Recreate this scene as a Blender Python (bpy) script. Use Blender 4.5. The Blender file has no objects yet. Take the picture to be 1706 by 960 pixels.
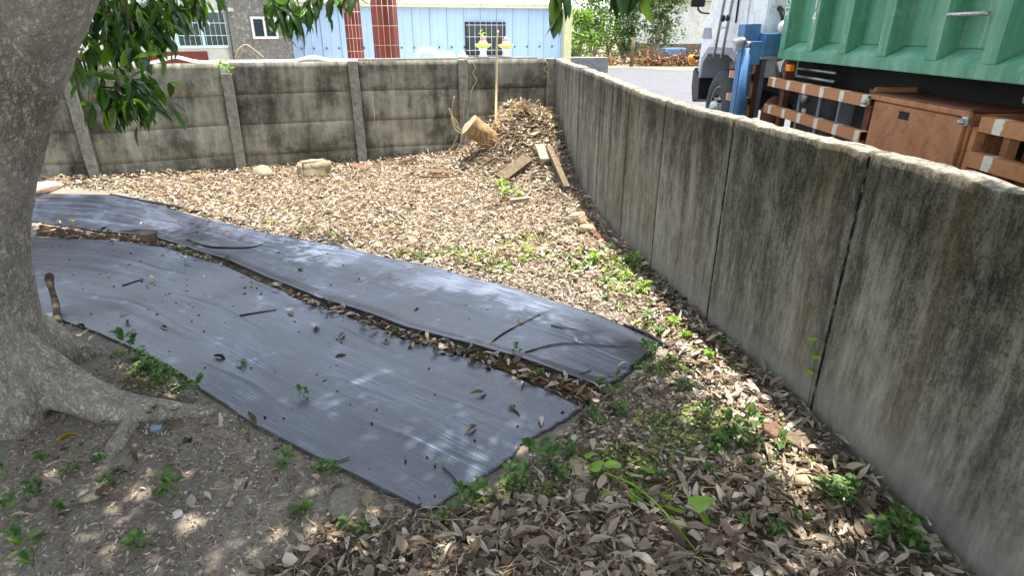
import bpy, bmesh, math, random
import numpy as np
from mathutils import Vector, Matrix, noise, Quaternion
random.seed(7); rng = np.random.default_rng(11)
scene = bpy.context.scene
C = scene.collection
R = math.radians

# ---------------------------------------------------------------- camera, sky, sun, exposure
CAM_H = 1.9
PITCH = math.atan(.43)
cam = bpy.data.cameras.new('camera'); cam_o = bpy.data.objects.new('camera', cam); C.objects.link(cam_o)
cam.sensor_width = 36; cam.lens = 36*1000/1706; cam.clip_start = .02; cam.clip_end = 2000
cam_o.location = (0, 0, CAM_H); cam_o.rotation_euler = (math.pi/2-PITCH, 0, 0)
scene.camera = cam_o
SUN = Vector((.13, .09, 1)).normalized()
w = bpy.data.worlds.new('World'); scene.world = w; w.use_nodes = True
sky = w.node_tree.nodes.new('ShaderNodeTexSky'); sky.sky_type = 'NISHITA'; sky.sun_disc = False
sky.sun_elevation = math.asin(SUN.z); sky.sun_rotation = math.atan2(SUN.x, SUN.y)
sky.air_density = 1.0; sky.dust_density = 1.0; sky.ozone_density = 1.0
bg = w.node_tree.nodes['Background']; bg.inputs[1].default_value = .15
hs = w.node_tree.nodes.new('ShaderNodeHueSaturation'); hs.inputs['Saturation'].default_value = .5   # hazy bright summer sky
w.node_tree.links.new(sky.outputs[0], hs.inputs['Color']); w.node_tree.links.new(hs.outputs[0], bg.inputs[0])
sun = bpy.data.lights.new('sun', 'SUN'); sun.energy = 3.4; sun.angle = R(.55); sun.color = (1, .95, .87)
sun_o = bpy.data.objects.new('sun', sun); C.objects.link(sun_o)
sun_o.rotation_euler = SUN.to_track_quat('Z', 'Y').to_euler(); sun_o.location = (3, 2, 12)
scene.view_settings.view_transform = 'Standard'; scene.view_settings.look = 'None'
scene.view_settings.exposure = 1.93; scene.view_settings.gamma = 1
scene.cycles.max_bounces = 6; scene.cycles.transparent_max_bounces = 6

# ---------------------------------------------------------------- measuring: photo pixel -> place on a plane of the scene
_S, _C = math.sin(PITCH), math.cos(PITCH)
def ray(px, py):
    u = (px-853)/1000; v = (py-480)/1000
    return u, _C-v*_S, -(_S+v*_C)
def G(px, py, z=0.):
    r = ray(px, py); t = (z-CAM_H)/r[2]
    return Vector((r[0]*t, r[1]*t, z))
def D(px, py, t):
    r = ray(px, py)
    return Vector((r[0]*t, r[1]*t, CAM_H+r[2]*t))

# ---------------------------------------------------------------- materials
def lin(h):
    h = h.lstrip('#'); o = []
    for i in (0, 2, 4):
        s = int(h[i:i+2], 16)/255
        o.append(s/12.92 if s <= .04045 else ((s+.055)/1.055)**2.4)
    return (*o, 1)
class M:
    def __init__(s, name, rough=.8, spec=.3, metal=0):
        s.m = bpy.data.materials.new(name); s.m.use_nodes = True; s.nt = s.m.node_tree; s.n = s.nt.nodes
        s.b = s.n['Principled BSDF']; s.b.inputs['Roughness'].default_value = rough
        s.b.inputs['Specular IOR Level'].default_value = spec; s.b.inputs['Metallic'].default_value = metal
        s._co = None
    def new(s, t, **k):
        n = s.n.new('ShaderNode'+t)
        for a, v in k.items(): setattr(n, a, v)
        return n
    def put(s, inp, v):
        if hasattr(v, 'is_output'): s.nt.links.new(v, inp)
        elif v is not None: inp.default_value = v
    def co(s, kind='Object', scale=None, rot=None):
        t = s.new('TexCoord').outputs[kind]
        if scale is None and rot is None: return t
        mp = s.new('Mapping'); s.put(mp.inputs[0], t)
        if scale: mp.inputs['Scale'].default_value = scale
        if rot: mp.inputs['Rotation'].default_value = rot
        return mp.outputs[0]
    def noise(s, sc=5, det=4, rough=.55, co=None, dist=0):
        n = s.new('TexNoise'); n.inputs['Scale'].default_value = sc; n.inputs['Detail'].default_value = det
        n.inputs['Roughness'].default_value = rough; n.inputs['Distortion'].default_value = dist
        s.put(n.inputs['Vector'], co if co is not None else s.co()); return n.outputs[0]
    def ramp(s, f, stops, interp='LINEAR'):
        n = s.new('ValToRGB'); n.color_ramp.interpolation = interp; e = n.color_ramp.elements
        while len(e) < len(stops): e.new(.5)
        for el, (p, c) in zip(e, stops):
            el.position = p; el.color = c if not isinstance(c, (int, float)) else (c, c, c, 1)
        s.put(n.inputs[0], f); return n.outputs[0]
    def mix(s, f, a, b, mode='MIX'):
        n = s.new('Mix', data_type='RGBA', blend_type=mode)
        s.put(n.inputs[0], f); s.put(n.inputs[6], a); s.put(n.inputs[7], b); return n.outputs[2]
    def math(s, op, a, b=None, clamp=False):
        n = s.new('Math', operation=op, use_clamp=clamp); s.put(n.inputs[0], a)
        if b is not None: s.put(n.inputs[1], b)
        return n.outputs[0]
    def col(s, c): s.put(s.b.inputs['Base Color'], c); return s
    def rough(s, v): s.put(s.b.inputs['Roughness'], v); return s
    def bump(s, h, st=.5, d=.01):
        n = s.new('Bump'); n.inputs['Strength'].default_value = st; n.inputs['Distance'].default_value = d
        s.put(n.inputs['Height'], h)
        if s.b.inputs['Normal'].is_linked: s.nt.links.new(s.b.inputs['Normal'].links[0].from_socket, n.inputs['Normal'])
        s.nt.links.new(n.outputs[0], s.b.inputs['Normal']); return s
    def sep(s, v):
        n = s.new('SeparateXYZ'); s.put(n.inputs[0], v); return n.outputs

def flat(name, hexc, rough=.6, spec=.3, metal=0, var=.18, sc=9, dirt=None, bump=0):
    m = M(name, rough, spec, metal); c = lin(hexc)
    d = tuple(x*(1-var) for x in c[:3])+(1,); b = tuple(min(1, x*(1+var)) for x in c[:3])+(1,)
    f = m.noise(sc, 5, .65)
    o = m.ramp(f, [(.3, d), (.7, b)])
    if dirt:
        g = m.ramp(m.noise(sc*2.7, 6, .75), [(.5, 0.), (.68, 1.)])
        o = m.mix(m.math('MULTIPLY', g, .75), o, lin(dirt))
    m.col(o)
    if bump: m.bump(m.noise(sc*6, 4, .7), bump, .01)
    return m.m

def leafmat(name, stops, rough=.45, spec=.4, trans=.35, tcol=None, island=True):
    m = M(name, rough, spec)
    if island: rnd = m.new('NewGeometry').outputs['Random Per Island']
    else: rnd = m.new('ObjectInfo').outputs['Random']
    base = m.ramp(rnd, stops)
    base = m.mix(m.math('MULTIPLY', m.noise(22, 4, .6), .42), base, m.mix(1, base, (.42, .40, .38, 1), 'MULTIPLY'))
    m.col(base)
    if trans:
        t = m.new('BsdfTranslucent'); m.put(t.inputs[0], m.mix(1, base, tcol or (1.5, 1.6, .7, 1), 'MULTIPLY'))
        ms = m.new('MixShader'); ms.inputs[0].default_value = trans
        m.nt.links.new(m.b.outputs[0], ms.inputs[1]); m.nt.links.new(t.outputs[0], ms.inputs[2])
        m.nt.links.new(ms.outputs[0], m.n['Material Output'].inputs[0])
    return m.m

MT = {}
def soil():
    m = M('soil', .95, .15)
    a = m.noise(1.3, 6, .65); f = m.noise(38, 6, .75); g = m.noise(150, 3, .7)
    base = m.ramp(a, [(.28, lin('6c6459')), (.5, lin('8f8577')), (.68, lin('aea493'))])
    fine = m.ramp(f, [(.3, lin('4c4640')), (.52, lin('8a8276')), (.72, lin('b3aba0'))])
    c = m.mix(.55, base, fine)
    cr = m.ramp(g, [(.35, 0.), (.6, 1.)])
    m.col(m.mix(m.math('MULTIPLY', cr, .35), c, m.mix(1, c, (.45, .42, .4, 1), 'MULTIPLY')))
    m.bump(m.noise(26, 6, .7), .6, .025); m.bump(g, .6, .008); return m.m
MT['soil'] = soil()
def leafsoil():
    m = M('orange_soil', .95, .1)
    m.col(m.ramp(m.noise(60, 6, .75), [(.3, lin('2a2018')), (.55, lin('4a3826')), (.75, lin('6b5238'))])); m.bump(m.noise(90, 5, .7), .8, .01)
    return m.m
MT['duff'] = leafsoil()
def concrete_streak():
    m = M('weathered_concrete', .92, .2)
    p = m.co(); xyz = m.sep(p)
    streak = m.noise(1, 6, .72, m.co('Object', (7, 7, .9)))
    streak2 = m.noise(1, 6, .85, m.co('Object', (46, 46, 8)))
    blot = m.noise(13, 7, .85, m.co('Object', (1, 1, .6)))
    big = m.noise(1.5, 5, .6, m.co('Object', (1, 1, .45)))
    speck = m.noise(85, 4, .8)
    # algae is thickest at the top of the wall and on the panels nearest the tree
    h = m.math('ADD', m.math('SUBTRACT', xyz[2], m.math('MULTIPLY', xyz[1], .085)), m.math('MULTIPLY', m.math('SUBTRACT', big, .5), 1.1))
    algae = m.ramp(h, [(.0, .12), (.35, .45), (.75, .72), (1.05, 1.)])
    s = m.math('ADD', m.math('MULTIPLY', streak, .45), m.math('ADD', m.math('MULTIPLY', streak2, .3), m.math('MULTIPLY', blot, .3)))
    pale = m.ramp(s, [(.40, lin('4f4c43')), (.52, lin('736f63')), (.64, lin('9a968a'))])
    green = m.ramp(m.math('ADD', m.math('MULTIPLY', streak2, .5), m.math('MULTIPLY', blot, .5)), [(.36, lin('201f19')), (.5, lin('39362b')), (.64, lin('565141'))])
    spot = m.ramp(m.math('ADD', m.math('MULTIPLY', s, .66), m.math('MULTIPLY', speck, .34)), [(.47, 0.), (.54, 1.)])
    k = m.math('SUBTRACT', m.math('MULTIPLY', algae, 1.15), m.math('MULTIPLY', spot, m.math('SUBTRACT', .85, m.math('MULTIPLY', algae, .35))), True)
    c = m.mix(k, pale, green)
    rust = m.ramp(m.noise(1, 3, .5, m.co('Object', (2.6, 2.6, .18))), [(.55, 0.), (.7, 1.)])
    c = m.mix(m.math('MULTIPLY', rust, .24), c, lin('7d6540'))
    foot = m.ramp(m.math('ADD', xyz[2], m.math('MULTIPLY', m.math('SUBTRACT', big, .5), .5)), [(.13, 1.), (.24, 0.)])
    c = m.mix(m.math('MULTIPLY', foot, .45), c, m.mix(m.noise(30, 5, .7), lin('75736a'), lin('94928a')))
    nz = m.sep(m.new('NewGeometry').outputs['Normal'])[2]
    top = m.ramp(nz, [(.55, 0.), (.85, 1.)])
    tc = m.ramp(m.noise(34, 6, .8), [(.36, lin('45413a')), (.5, lin('7f7b6f')), (.66, lin('b5b1a5'))])
    m.col(m.mix(top, c, tc))
    m.bump(m.noise(60, 5, .75), .6, .006); m.bump(s, .3, .012); return m.m
MT['wall'] = concrete_streak()
def precast():
    m = M('precast_concrete', .93, .15)
    big = m.noise(1.6, 6, .68); st = m.noise(1, 5, .7, m.co('Object', (7, 7, 1.1))); sp = m.noise(48, 5, .8)
    c = m.ramp(m.math('ADD', m.math('MULTIPLY', big, .62), m.math('MULTIPLY', st, .4)), [(.36, lin('3d3a33')), (.47, lin('6d695e')), (.57, lin('979384')), (.68, lin('b5b09d'))])
    o = m.new('ObjectInfo').outputs['Random']
    c = m.mix(m.math('MULTIPLY', o, .45), c, m.mix(1, c, (.62, .63, .62, 1), 'MULTIPLY'))
    blk = m.ramp(m.math('ADD', m.math('MULTIPLY', sp, .5), m.math('MULTIPLY', big, .5)), [(.40, 1.), (.50, 0.)])
    c = m.mix(m.math('MULTIPLY', blk, .55), c, lin('2f2e2a'))
    yl = m.ramp(m.noise(2.3, 3, .5), [(.55, 0.), (.72, 1.)])
    c = m.mix(m.math('MULTIPLY', yl, .15), c, lin('8f8468'))
    wh = m.ramp(m.noise(30, 5, .85), [(.64, 0.), (.7, 1.)])
    m.col(m.mix(m.math('MULTIPLY', wh, .5), c, lin('c9c5b8')))
    m.bump(sp, .5, .006); m.bump(big, .4, .02); return m.m
MT['precast'] = precast()
MT['post'] = flat('post_concrete', '8b887d', .92, .15, var=.35, sc=14, dirt='45423b', bump=.6)
jm = M('joint_dark', .95, .1); jm.col(jm.ramp(jm.noise(26, 5, .75), [(.46, lin('15140f')), (.6, lin('4a473c')), (.7, lin('8a8678'))])); jm.bump(jm.noise(40, 4), .8, .01); MT['joint'] = jm.m
def bark():
    m = M('bark', .93, .1)
    big = m.noise(2.0, 5, .65); f = m.noise(16, 6, .7); g = m.noise(80, 4, .8)
    def fiss(sx, sz, det, w0, w1, dist):
        n = m.noise(1, det, .62, m.co('Object', (sx, sx, sz)), dist); r = m.math('ABSOLUTE', m.math('SUBTRACT', n, .5)); return m.ramp(r, [(w0, 1.), (w1, 0.)])
    dens = m.ramp(big, [(.36, .35), (.62, 1.)])
    e1 = fiss(17, 6, 5, .0, .04, .15); e2 = fiss(38, 14, 4, .0, .055, .1); e3 = m.math('MULTIPLY', fiss(20, 44, 4, .0, .05, .1), .6)
    cr = m.math('MULTIPLY', m.math('MAXIMUM', m.math('MAXIMUM', e1, m.math('MULTIPLY', e2, .8)), e3), dens)
    c = m.ramp(f, [(.3, lin('90867a')), (.52, lin('b5aa9b')), (.72, lin('d2c9b9'))])
    c = m.mix(m.ramp(big, [(.45, 0.), (.62, .45)]), c, lin('9c9079'))
    c = m.mix(m.math('MULTIPLY', m.ramp(g, [(.5, 0.), (.7, 1.)]), .3), c, lin('c6c0b3'))
    c = m.mix(m.math('MULTIPLY', cr, .78), c, lin('352d25'))
    li = m.ramp(m.noise(6, 5, .75), [(.6, 0.), (.68, 1.)])
    m.col(m.mix(m.math('MULTIPLY', li, .35), c, lin('b2b7ae')))
    m.bump(m.math('SUBTRACT', 1., cr), .7, .014); m.bump(f, .45, .012); m.bump(g, .5, .005); return m.m
MT['bark'] = bark()
MT['twig'] = flat('twig_wood', '4e4236', .85, .2, var=.35, sc=20)
MT['straw'] = leafmat('straw', [(0, lin('8f7550')), (.4, lin('b89f74')), (.8, lin('d8c8a2')), (1, lin('6b5338'))], .8, .2, 0)
BROWN = [(0, lin('463b31')), (.2, lin('71604f')), (.44, lin('988674')), (.68, lin('b8a894')), (.9, lin('d9cfc0')), (1, lin('8a7d70'))]
MT['litter'] = leafmat('dry_leaf', BROWN, .75, .15, .12, (1.2, .9, .5, 1))
MT['dryleaf'] = leafmat('dry_leaf_single', BROWN, .72, .18, .12, (1.2, .9, .5, 1), False)
MT['yellowleaf'] = flat('yellow_leaf', 'b09228', .5, .35, dirt='6b5a20')
GREEN = [(0, lin('27401b')), (.45, lin('365423')), (.8, lin('496a2c')), (1, lin('76943a'))]
MT['crown'] = leafmat('tree_leaf', GREEN, .38, .5, .32, (2.0, 2.1, .6, 1))
MT['leafone'] = leafmat('tree_leaf_single', GREEN, .35, .5, .32, (2.2, 2.3, .6, 1), False)
MT['weed'] = leafmat('weed_leaf', [(0, lin('3f5d2c')), (.5, lin('56783a')), (1, lin('739348'))], .5, .35, .25, (1.6, 1.7, .6, 1))
MT['lime'] = leafmat('lime_leaf', [(0, lin('6f9a2e')), (1, lin('9abf45'))], .45, .35, .35, (1.6, 1.6, .6, 1))
MT['grass'] = leafmat('grass_blade', [(0, lin('4c6a30')), (.6, lin('7b9048')), (1, lin('a9a768'))], .6, .3, .2)
MT['bush'] = leafmat('bush_leaf', [(0, lin('2c451e')), (.5, lin('426026')), (1, lin('6c8a3a'))], .5, .4, .3)
MT['bushlime'] = leafmat('bush_lime_leaf', [(0, lin('557a28')), (1, lin('8aa840'))], .5, .4, .3)
MT['brush'] = leafmat('brush_brown', [(0, lin('5a3a26')), (.5, lin('8a6240')), (1, lin('b08c64'))], .8, .2, .1, (1.2, .9, .5, 1))
def matmat():
    m = M('woven_black_plastic', .42, .6)
    uv = m.co('UV'); x = m.sep(uv)
    def tri(v, f):
        a = m.math('FRACT', m.math('MULTIPLY', v, f)); return m.math('ABSOLUTE', m.math('SUBTRACT', a, .5))
    wv = m.math('MULTIPLY', tri(x[0], 1/.0145), tri(x[1], 1/.0135))
    long = m.noise(1, 6, .78, m.co('UV', (1.1, 34, 1))); long2 = m.noise(1, 4, .7, m.co('UV', (3.5, 110, 1)))
    big = m.noise(.9, 6, .65, uv); sp = m.noise(60, 4, .8, uv)
    dust_sheen = m.ramp(m.math('ADD', m.math('MULTIPLY', big, .75), m.math('MULTIPLY', sp, .25)), [(.40, 0.), (.62, 1.)])
    c = m.mix(dust_sheen, lin('161b26'), lin('414c5f'))  # blue sky sheen tinted into the base colour, along with dust patches
    c = m.mix(m.ramp(long, [(.38, .35), (.46, 0.)]), c, lin('14161b'))
    c = m.mix(m.ramp(long2, [(.36, .6), (.44, 0.)]), c, lin('0c0d11'))
    c = m.mix(m.ramp(m.math('MULTIPLY', long2, big), [(.27, 0.), (.36, .5)]), c, lin('a3abb8'))
    wl = m.ramp(wv, [(.02, 0.), (.14, 1.)])
    c = m.mix(wl, m.mix(1, c, (.45, .45, .48, 1), 'MULTIPLY'), m.mix(1, c, (1.3, 1.32, 1.36, 1), 'MULTIPLY'))
    ln = m.math('ABSOLUTE', m.math('SUBTRACT', x[1], .52))
    brk = m.ramp(m.noise(1, 3, .6, m.co('UV', (2.2, .5, 1))), [(.42, 0.), (.58, .55)])
    c = m.mix(m.math('MULTIPLY', m.ramp(ln, [(.0025, 1.), (.005, 0.)]), brk), c, lin('7c9cc8'))
    mud = m.ramp(m.math('ADD', m.math('MULTIPLY', m.noise(1.9, 5, .7, uv), .8), m.math('MULTIPLY', sp, .2)), [(.655, 0.), (.71, 1.)])
    c = m.mix(m.math('MULTIPLY', mud, .85), c, lin('8d7a5f'))
    m.col(c); m.rough(m.ramp(m.math('ADD', m.math('MULTIPLY', dust_sheen, .4), m.math('MULTIPLY', mud, .5)), [(0, .30), (.8, .55)]))
    cre = m.ramp(m.math('ABSOLUTE', m.math('SUBTRACT', m.noise(1, 4, .6, m.co('UV', (.7, 9, 1)), .6), .5)), [(.0, 1.), (.035, 0.)])
    m.bump(wv, .9, .007); m.bump(long2, .2, .006); m.bump(cre, .16, .008)
    m.b.inputs['Coat Weight'].default_value = .45; m.b.inputs['Coat Roughness'].default_value = .25; m.b.inputs['Coat IOR'].default_value = 1.6; return m.m
MT['mat'] = matmat()
def stripes(name, y0, per, a, b, dirt):
    m = M(name, .7, .3); y = m.sep(m.co())[1]
    f = m.math('FRACT', m.math('DIVIDE', m.math('SUBTRACT', y, y0), per))
    wob = m.math('ADD', f, m.math('MULTIPLY', m.math('SUBTRACT', m.noise(30, 4), .5), .12))
    k = m.ramp(wob, [(.79, 0.), (.81, 1.)])
    c = m.mix(k, lin(a), lin(b))
    d = m.ramp(m.noise(26, 6, .8), [(.52, 0.), (.66, 1.)])
    m.col(m.mix(m.math('MULTIPLY', d, .6), c, lin(dirt))); m.bump(d, .3, .003); return m.m
MT['rail'] = stripes('striped_rail_paint', 0, .33, 'b98258', 'e2d8c8', '96603c')
MT['rust'] = flat('rust_brown_paint', 'b27b57', .7, .25, var=.22, sc=5, dirt='7d4f34')
MT['rustdark'] = flat('dark_rust_steel', '6d4330', .75, .3, var=.3, sc=10, dirt='2f231d')
def truckgreen():
    m = M('faded_green_paint', .55, .4)
    st = m.noise(1, 5, .7, m.co('Object', (5, 5, .5))); f = m.noise(7, 6, .7)
    c = m.ramp(st, [(.3, lin('41805f')), (.5, lin('5a997c')), (.7, lin('7dac94'))])
    c = m.mix(m.ramp(f, [(.55, 0.), (.75, .6)]), c, lin('9dbda8'))
    sc = m.ramp(m.noise(1, 6, .85, m.co('Object', (14, 22, 9))), [(.60, 0.), (.64, 1.)])
    c = m.mix(m.math('MULTIPLY', sc, .55), c, lin('6a5a44'))
    gr = m.ramp(m.noise(1, 6, .8, m.co('Object', (20, 20, 1.2))), [(.56, 0.), (.7, .6)]); c = m.mix(gr, c, lin('b9c2b0'))
    m.col(c); m.bump(f, .15, .01); return m.m
MT['green'] = truckgreen()
MT['truckwhite'] = flat('truck_white_paint', 'e4e7e8', .4, .5, var=.07, sc=5, dirt='a7a49a')
MT['truckblue'] = flat('worn_blue_paint', '4478a8', .55, .4, var=.18, sc=8, dirt='6d5f50')
MT['black'] = flat('black_plastic', '191a1c', .55, .4, var=.3)
MT['chassis'] = flat('greasy_chassis', '141313', .7, .3, var=.4)
MT['rubber'] = flat('tyre_rubber', '48494b', .85, .25, var=.25, sc=14)
MT['steel'] = flat('bright_steel', 'b4b4b2', .38, .5, .8, var=.15, dirt='6f6a60')
MT['paintwhite'] = flat('white_lettering', 'e8efe9', .6, .3)
MT['glass'] = flat('dark_glass', '2c353b', .08, .6, var=.2)
MT['greyplastic'] = flat('grey_plastic', '8d929b', .6, .35)
am = M('amber_lens', .25, .5); am.col(lin('e88a10')); MT['amber'] = am.m
MT['bluesheet'] = flat('blue_sheet_metal', 'a7bfdb', .5, .35, var=.06, sc=2)
MT['yellowpaint'] = flat('pale_yellow_paint', 'd3cf9c', .6, .3, var=.08, dirt='a59c70')
MT['roof'] = flat('cream_roof_sheet', 'ddd6b4', .55, .3, var=.1, sc=4, dirt='b4aa86')
def redtile():
    m = M('red_glazed_tile', .4, .35); o = m.new('ObjectInfo').outputs['Random']
    m.col(m.ramp(m.math('ADD', m.math('MULTIPLY', o, .6), m.math('MULTIPLY', m.noise(14, 4), .4)), [(.2, lin('5a2117')), (.8, lin('7c3020'))])); return m.m
MT['tile'] = redtile()
MT['grout'] = flat('pale_grout', 'cfc3b4', .9, .1)
def greywall():
    m = M('stained_cement', .93, .15); z = m.sep(m.co())[2]
    big = m.noise(1.4, 6, .7); sp = m.noise(13, 6, .8)
    c = m.ramp(big, [(.35, lin('8f8c86')), (.65, lin('bdbab2'))])
    k = m.ramp(m.math('ADD', z, m.math('MULTIPLY', m.math('SUBTRACT', big, .5), 1.4)), [(1.5, 1.), (2.3, .0)])
    c = m.mix(m.math('MULTIPLY', k, .8), c, m.ramp(sp, [(.4, lin('3f3d39')), (.58, lin('65625b')), (.66, lin('b9b5ac'))]))
    m.col(c); return m.m
MT['greywall'] = greywall()
MT['greyplain'] = flat('plain_cement', 'b3b1aa', .92, .15, var=.12, sc=3)
MT['whiteplain'] = flat('white_plaster', 'cfccc8', .9, .15, var=.1, sc=2, dirt='a09a92')
MT['whiteplastic'] = flat('white_plastic', 'e6e6e4', .4, .4, var=.04)
MT['mint'] = flat('mint_window_paint', 'b9d4cf', .55, .3, var=.08)
MT['ledge'] = flat('grey_ledge_concrete', '7d7c78', .92, .15, var=.2, dirt='4d4b47', bump=.3)
MT['road'] = flat('pale_road_concrete', '5f5f62', .92, .2, var=.12, sc=3, dirt='727170', bump=.2)
MT['lawn'] = flat('dry_verge', '7f7d66', .95, .1, var=.2, sc=5, dirt='8f8a76')
MT['terrain'] = flat('outer_ground', '8b8069', .95, .1, var=.2, sc=3)
MT['potwhite'] = flat('glazed_white', 'e4e2dc', .35, .5, var=.05)
MT['potlime'] = flat('glazed_lime', 'c3cc5a', .35, .5, var=.12)
MT['peach'] = flat('glazed_pink', 'd79a94', .35, .5, var=.15)
def cutwood(name, a, b, d):
    m = M(name, .85, .2); g = m.noise(1, 6, .75, m.co('Object', (30, 30, 4)))
    c = m.ramp(g, [(.32, lin(a)), (.6, lin(b))])
    m.col(m.mix(m.math('MULTIPLY', m.ramp(m.noise(9, 4), [(.52, 0.), (.68, 1.)]), .6), c, lin(d))); m.bump(g, .5, .008); return m.m
MT['log'] = cutwood('log_wood', '5a4632', 'a1875f', '7a4a30')
MT['board'] = cutwood('grey_board', '4a4034', '7a6b57', '3a3127')
MT['boardpale'] = cutwood('pale_board', '7d6f5a', 'b0a189', '665a48')
MT['rock'] = flat('tan_rock', 'a3937a', .93, .15, var=.3, sc=12, dirt='6b604e', bump=.8)
MT['brick'] = flat('red_brick', '6d5547', .93, .15, var=.25, sc=14, dirt='8d7a66', bump=.7)
MT['brickgrey'] = flat('grey_brown_brick', '6f6257', .93, .15, var=.25, sc=14, dirt='4a4038', bump=.7)
MT['bag'] = flat('pale_plastic_bag', 'd8b49a', .4, .4, var=.15, dirt='e9e2da')
MT['bluebit'] = flat('blue_grey_plastic', '6c7f92', .45, .4)

# ---------------------------------------------------------------- mesh helpers
def link(name, me, mat=None, parent=None, smooth=False):
    o = bpy.data.objects.new(name, me); C.objects.link(o)
    if mat is not None and not me.materials: me.materials.append(MT[mat] if isinstance(mat, str) else mat)
    if smooth: me.polygons.foreach_set('use_smooth', [True]*len(me.polygons))
    if parent is not None: adopt(o, parent)
    return o
def world_loc(p):
    v = Vector(p.location)
    while p.parent: p = p.parent; v += Vector(p.location)
    return v
def adopt(o, p):
    o.parent = p
    root = p
    while root.parent: root = root.parent
    o.matrix_parent_inverse = Matrix.Translation(-Vector(root.location)) if p is root else Matrix.Identity(4)
def raw(name, v, f, mat, parent=None, smooth=False):
    me = bpy.data.meshes.new(name); me.from_pydata([tuple(x) for x in v], [], f); me.update()
    return link(name, me, mat, parent, smooth)
def tag(o, label, cat=None, group=None, kind=None):
    if label: o['label'] = label
    if cat: o['category'] = cat
    if group: o['group'] = group
    if kind: o['kind'] = kind
    return o
def empty(name, loc, label, cat, group=None):
    o = bpy.data.objects.new(name, None); C.objects.link(o); o.location = loc; o.empty_display_size = .1
    return tag(o, label, cat, group)
def from_bm(name, bm, mat, parent=None, smooth=False):
    me = bpy.data.meshes.new(name); bm.normal_update(); bm.to_mesh(me); bm.free()
    return link(name, me, mat, parent, smooth)
def bm_box(bm, lo, hi, bev=0, mtx=None):
    vs = [bm.verts.new(((lo, hi)[i & 1][0], (lo, hi)[i >> 1 & 1][1], (lo, hi)[i >> 2 & 1][2])) for i in range(8)]
    fs = [bm.faces.new([vs[i] for i in q]) for q in ((0,2,3,1),(4,5,7,6),(0,1,5,4),(2,6,7,3),(0,4,6,2),(1,3,7,5))]
    if bev:
        r = bmesh.ops.bevel(bm, geom=list({e for f in fs for e in f.edges}), offset=bev, segments=2, affect='EDGES', profile=.6)
        vs = list({v for f in r['faces'] for v in f.verts} | {v for v in vs if v.is_valid})
    if mtx is not None:
        for v in vs: v.co = mtx @ v.co
    return vs
def box(name, lo, hi, mat, parent=None, bev=.006, mtx=None):
    bm = bmesh.new(); bm_box(bm, lo, hi, bev, mtx); return from_bm(name, bm, mat, parent)
def tube_data(pts, rad, seg=8, cap=True, off=0):
    pts = [Vector(p) for p in pts]; n = len(pts)
    if not hasattr(rad, '__len__'): rad = [rad]*n
    V, F = [], []; up = Vector((.13, .31, .94)).normalized(); prev = None
    for i, p in enumerate(pts):
        d = (pts[min(i+1, n-1)]-pts[max(i-1, 0)]).normalized()
        a = prev if prev is not None else (up.cross(d) if abs(up.dot(d)) < .95 else Vector((1, 0, 0)).cross(d))
        a = (a-d*a.dot(d)).normalized(); b = d.cross(a); prev = a
        for k in range(seg):
            t = 2*math.pi*k/seg; V.append(p+(a*math.cos(t)+b*math.sin(t))*rad[i])
    for i in range(n-1):
        for k in range(seg):
            k2 = (k+1) % seg; F.append([off+i*seg+k, off+i*seg+k2, off+(i+1)*seg+k2, off+(i+1)*seg+k])
    if cap:
        F.append([off+k for k in range(seg)][::-1]); F.append([off+(n-1)*seg+k for k in range(seg)])
    return V, F
def tube(name, pts, rad, mat, parent=None, seg=8):
    v, f = tube_data(pts, rad, seg); return raw(name, v, f, mat, parent, True)
def tubes(name, lst, mat, parent=None, seg=6):
    V, F = [], []
    for pts, rad in lst:
        v, f = tube_data(pts, rad, seg, True, len(V)); V += v; F += f
    return raw(name, V, F, mat, parent, True)
def spline(pts, n=6):
    pts = [Vector(p) for p in pts]; out = []
    for i in range(len(pts)-1):
        p0 = pts[max(i-1, 0)]; p1 = pts[i]; p2 = pts[i+1]; p3 = pts[min(i+2, len(pts)-1)]
        for k in range(n):
            t = k/n
            out.append(.5*((2*p1)+(p2-p0)*t+(2*p0-5*p1+4*p2-p3)*t*t+(3*p1-p0-3*p2+p3)*t**3))
    out.append(pts[-1]); return out
def lathe(name, prof, mat, parent=None, at=(0, 0, 0), seg=20, axis='Z', smooth=True):
    V, F = [], []; at = Vector(at)
    for r, z in prof:
        for k in range(seg):
            t = 2*math.pi*k/seg; a, b = r*math.cos(t), r*math.sin(t)
            V.append(at+(Vector((a, b, z)) if axis == 'Z' else Vector((z, a, b))))
    for i in range(len(prof)-1):
        for k in range(seg):
            k2 = (k+1) % seg; F.append([i*seg+k, i*seg+k2, (i+1)*seg+k2, (i+1)*seg+k])
    F.append(list(range(seg))[::-1]); F.append([(len(prof)-1)*seg+k for k in range(seg)])
    return raw(name, V, F, mat, parent, smooth)
def prism(name, poly, x0, x1, mat, parent=None, bev=0):
    """poly in (y,z), extruded along x"""
    bm = bmesh.new(); a = [bm.verts.new((x0, y, z)) for y, z in poly]; b = [bm.verts.new((x1, y, z)) for y, z in poly]; n = len(poly)
    bm.faces.new(a); bm.faces.new(b[::-1])
    for i in range(n): bm.faces.new((a[i], b[i], b[(i+1) % n], a[(i+1) % n]))
    bmesh.ops.recalc_face_normals(bm, faces=bm.faces)
    if bev: bmesh.ops.bevel(bm, geom=list(bm.edges), offset=bev, segments=2, affect='EDGES')
    return from_bm(name, bm, mat, parent)
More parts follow.
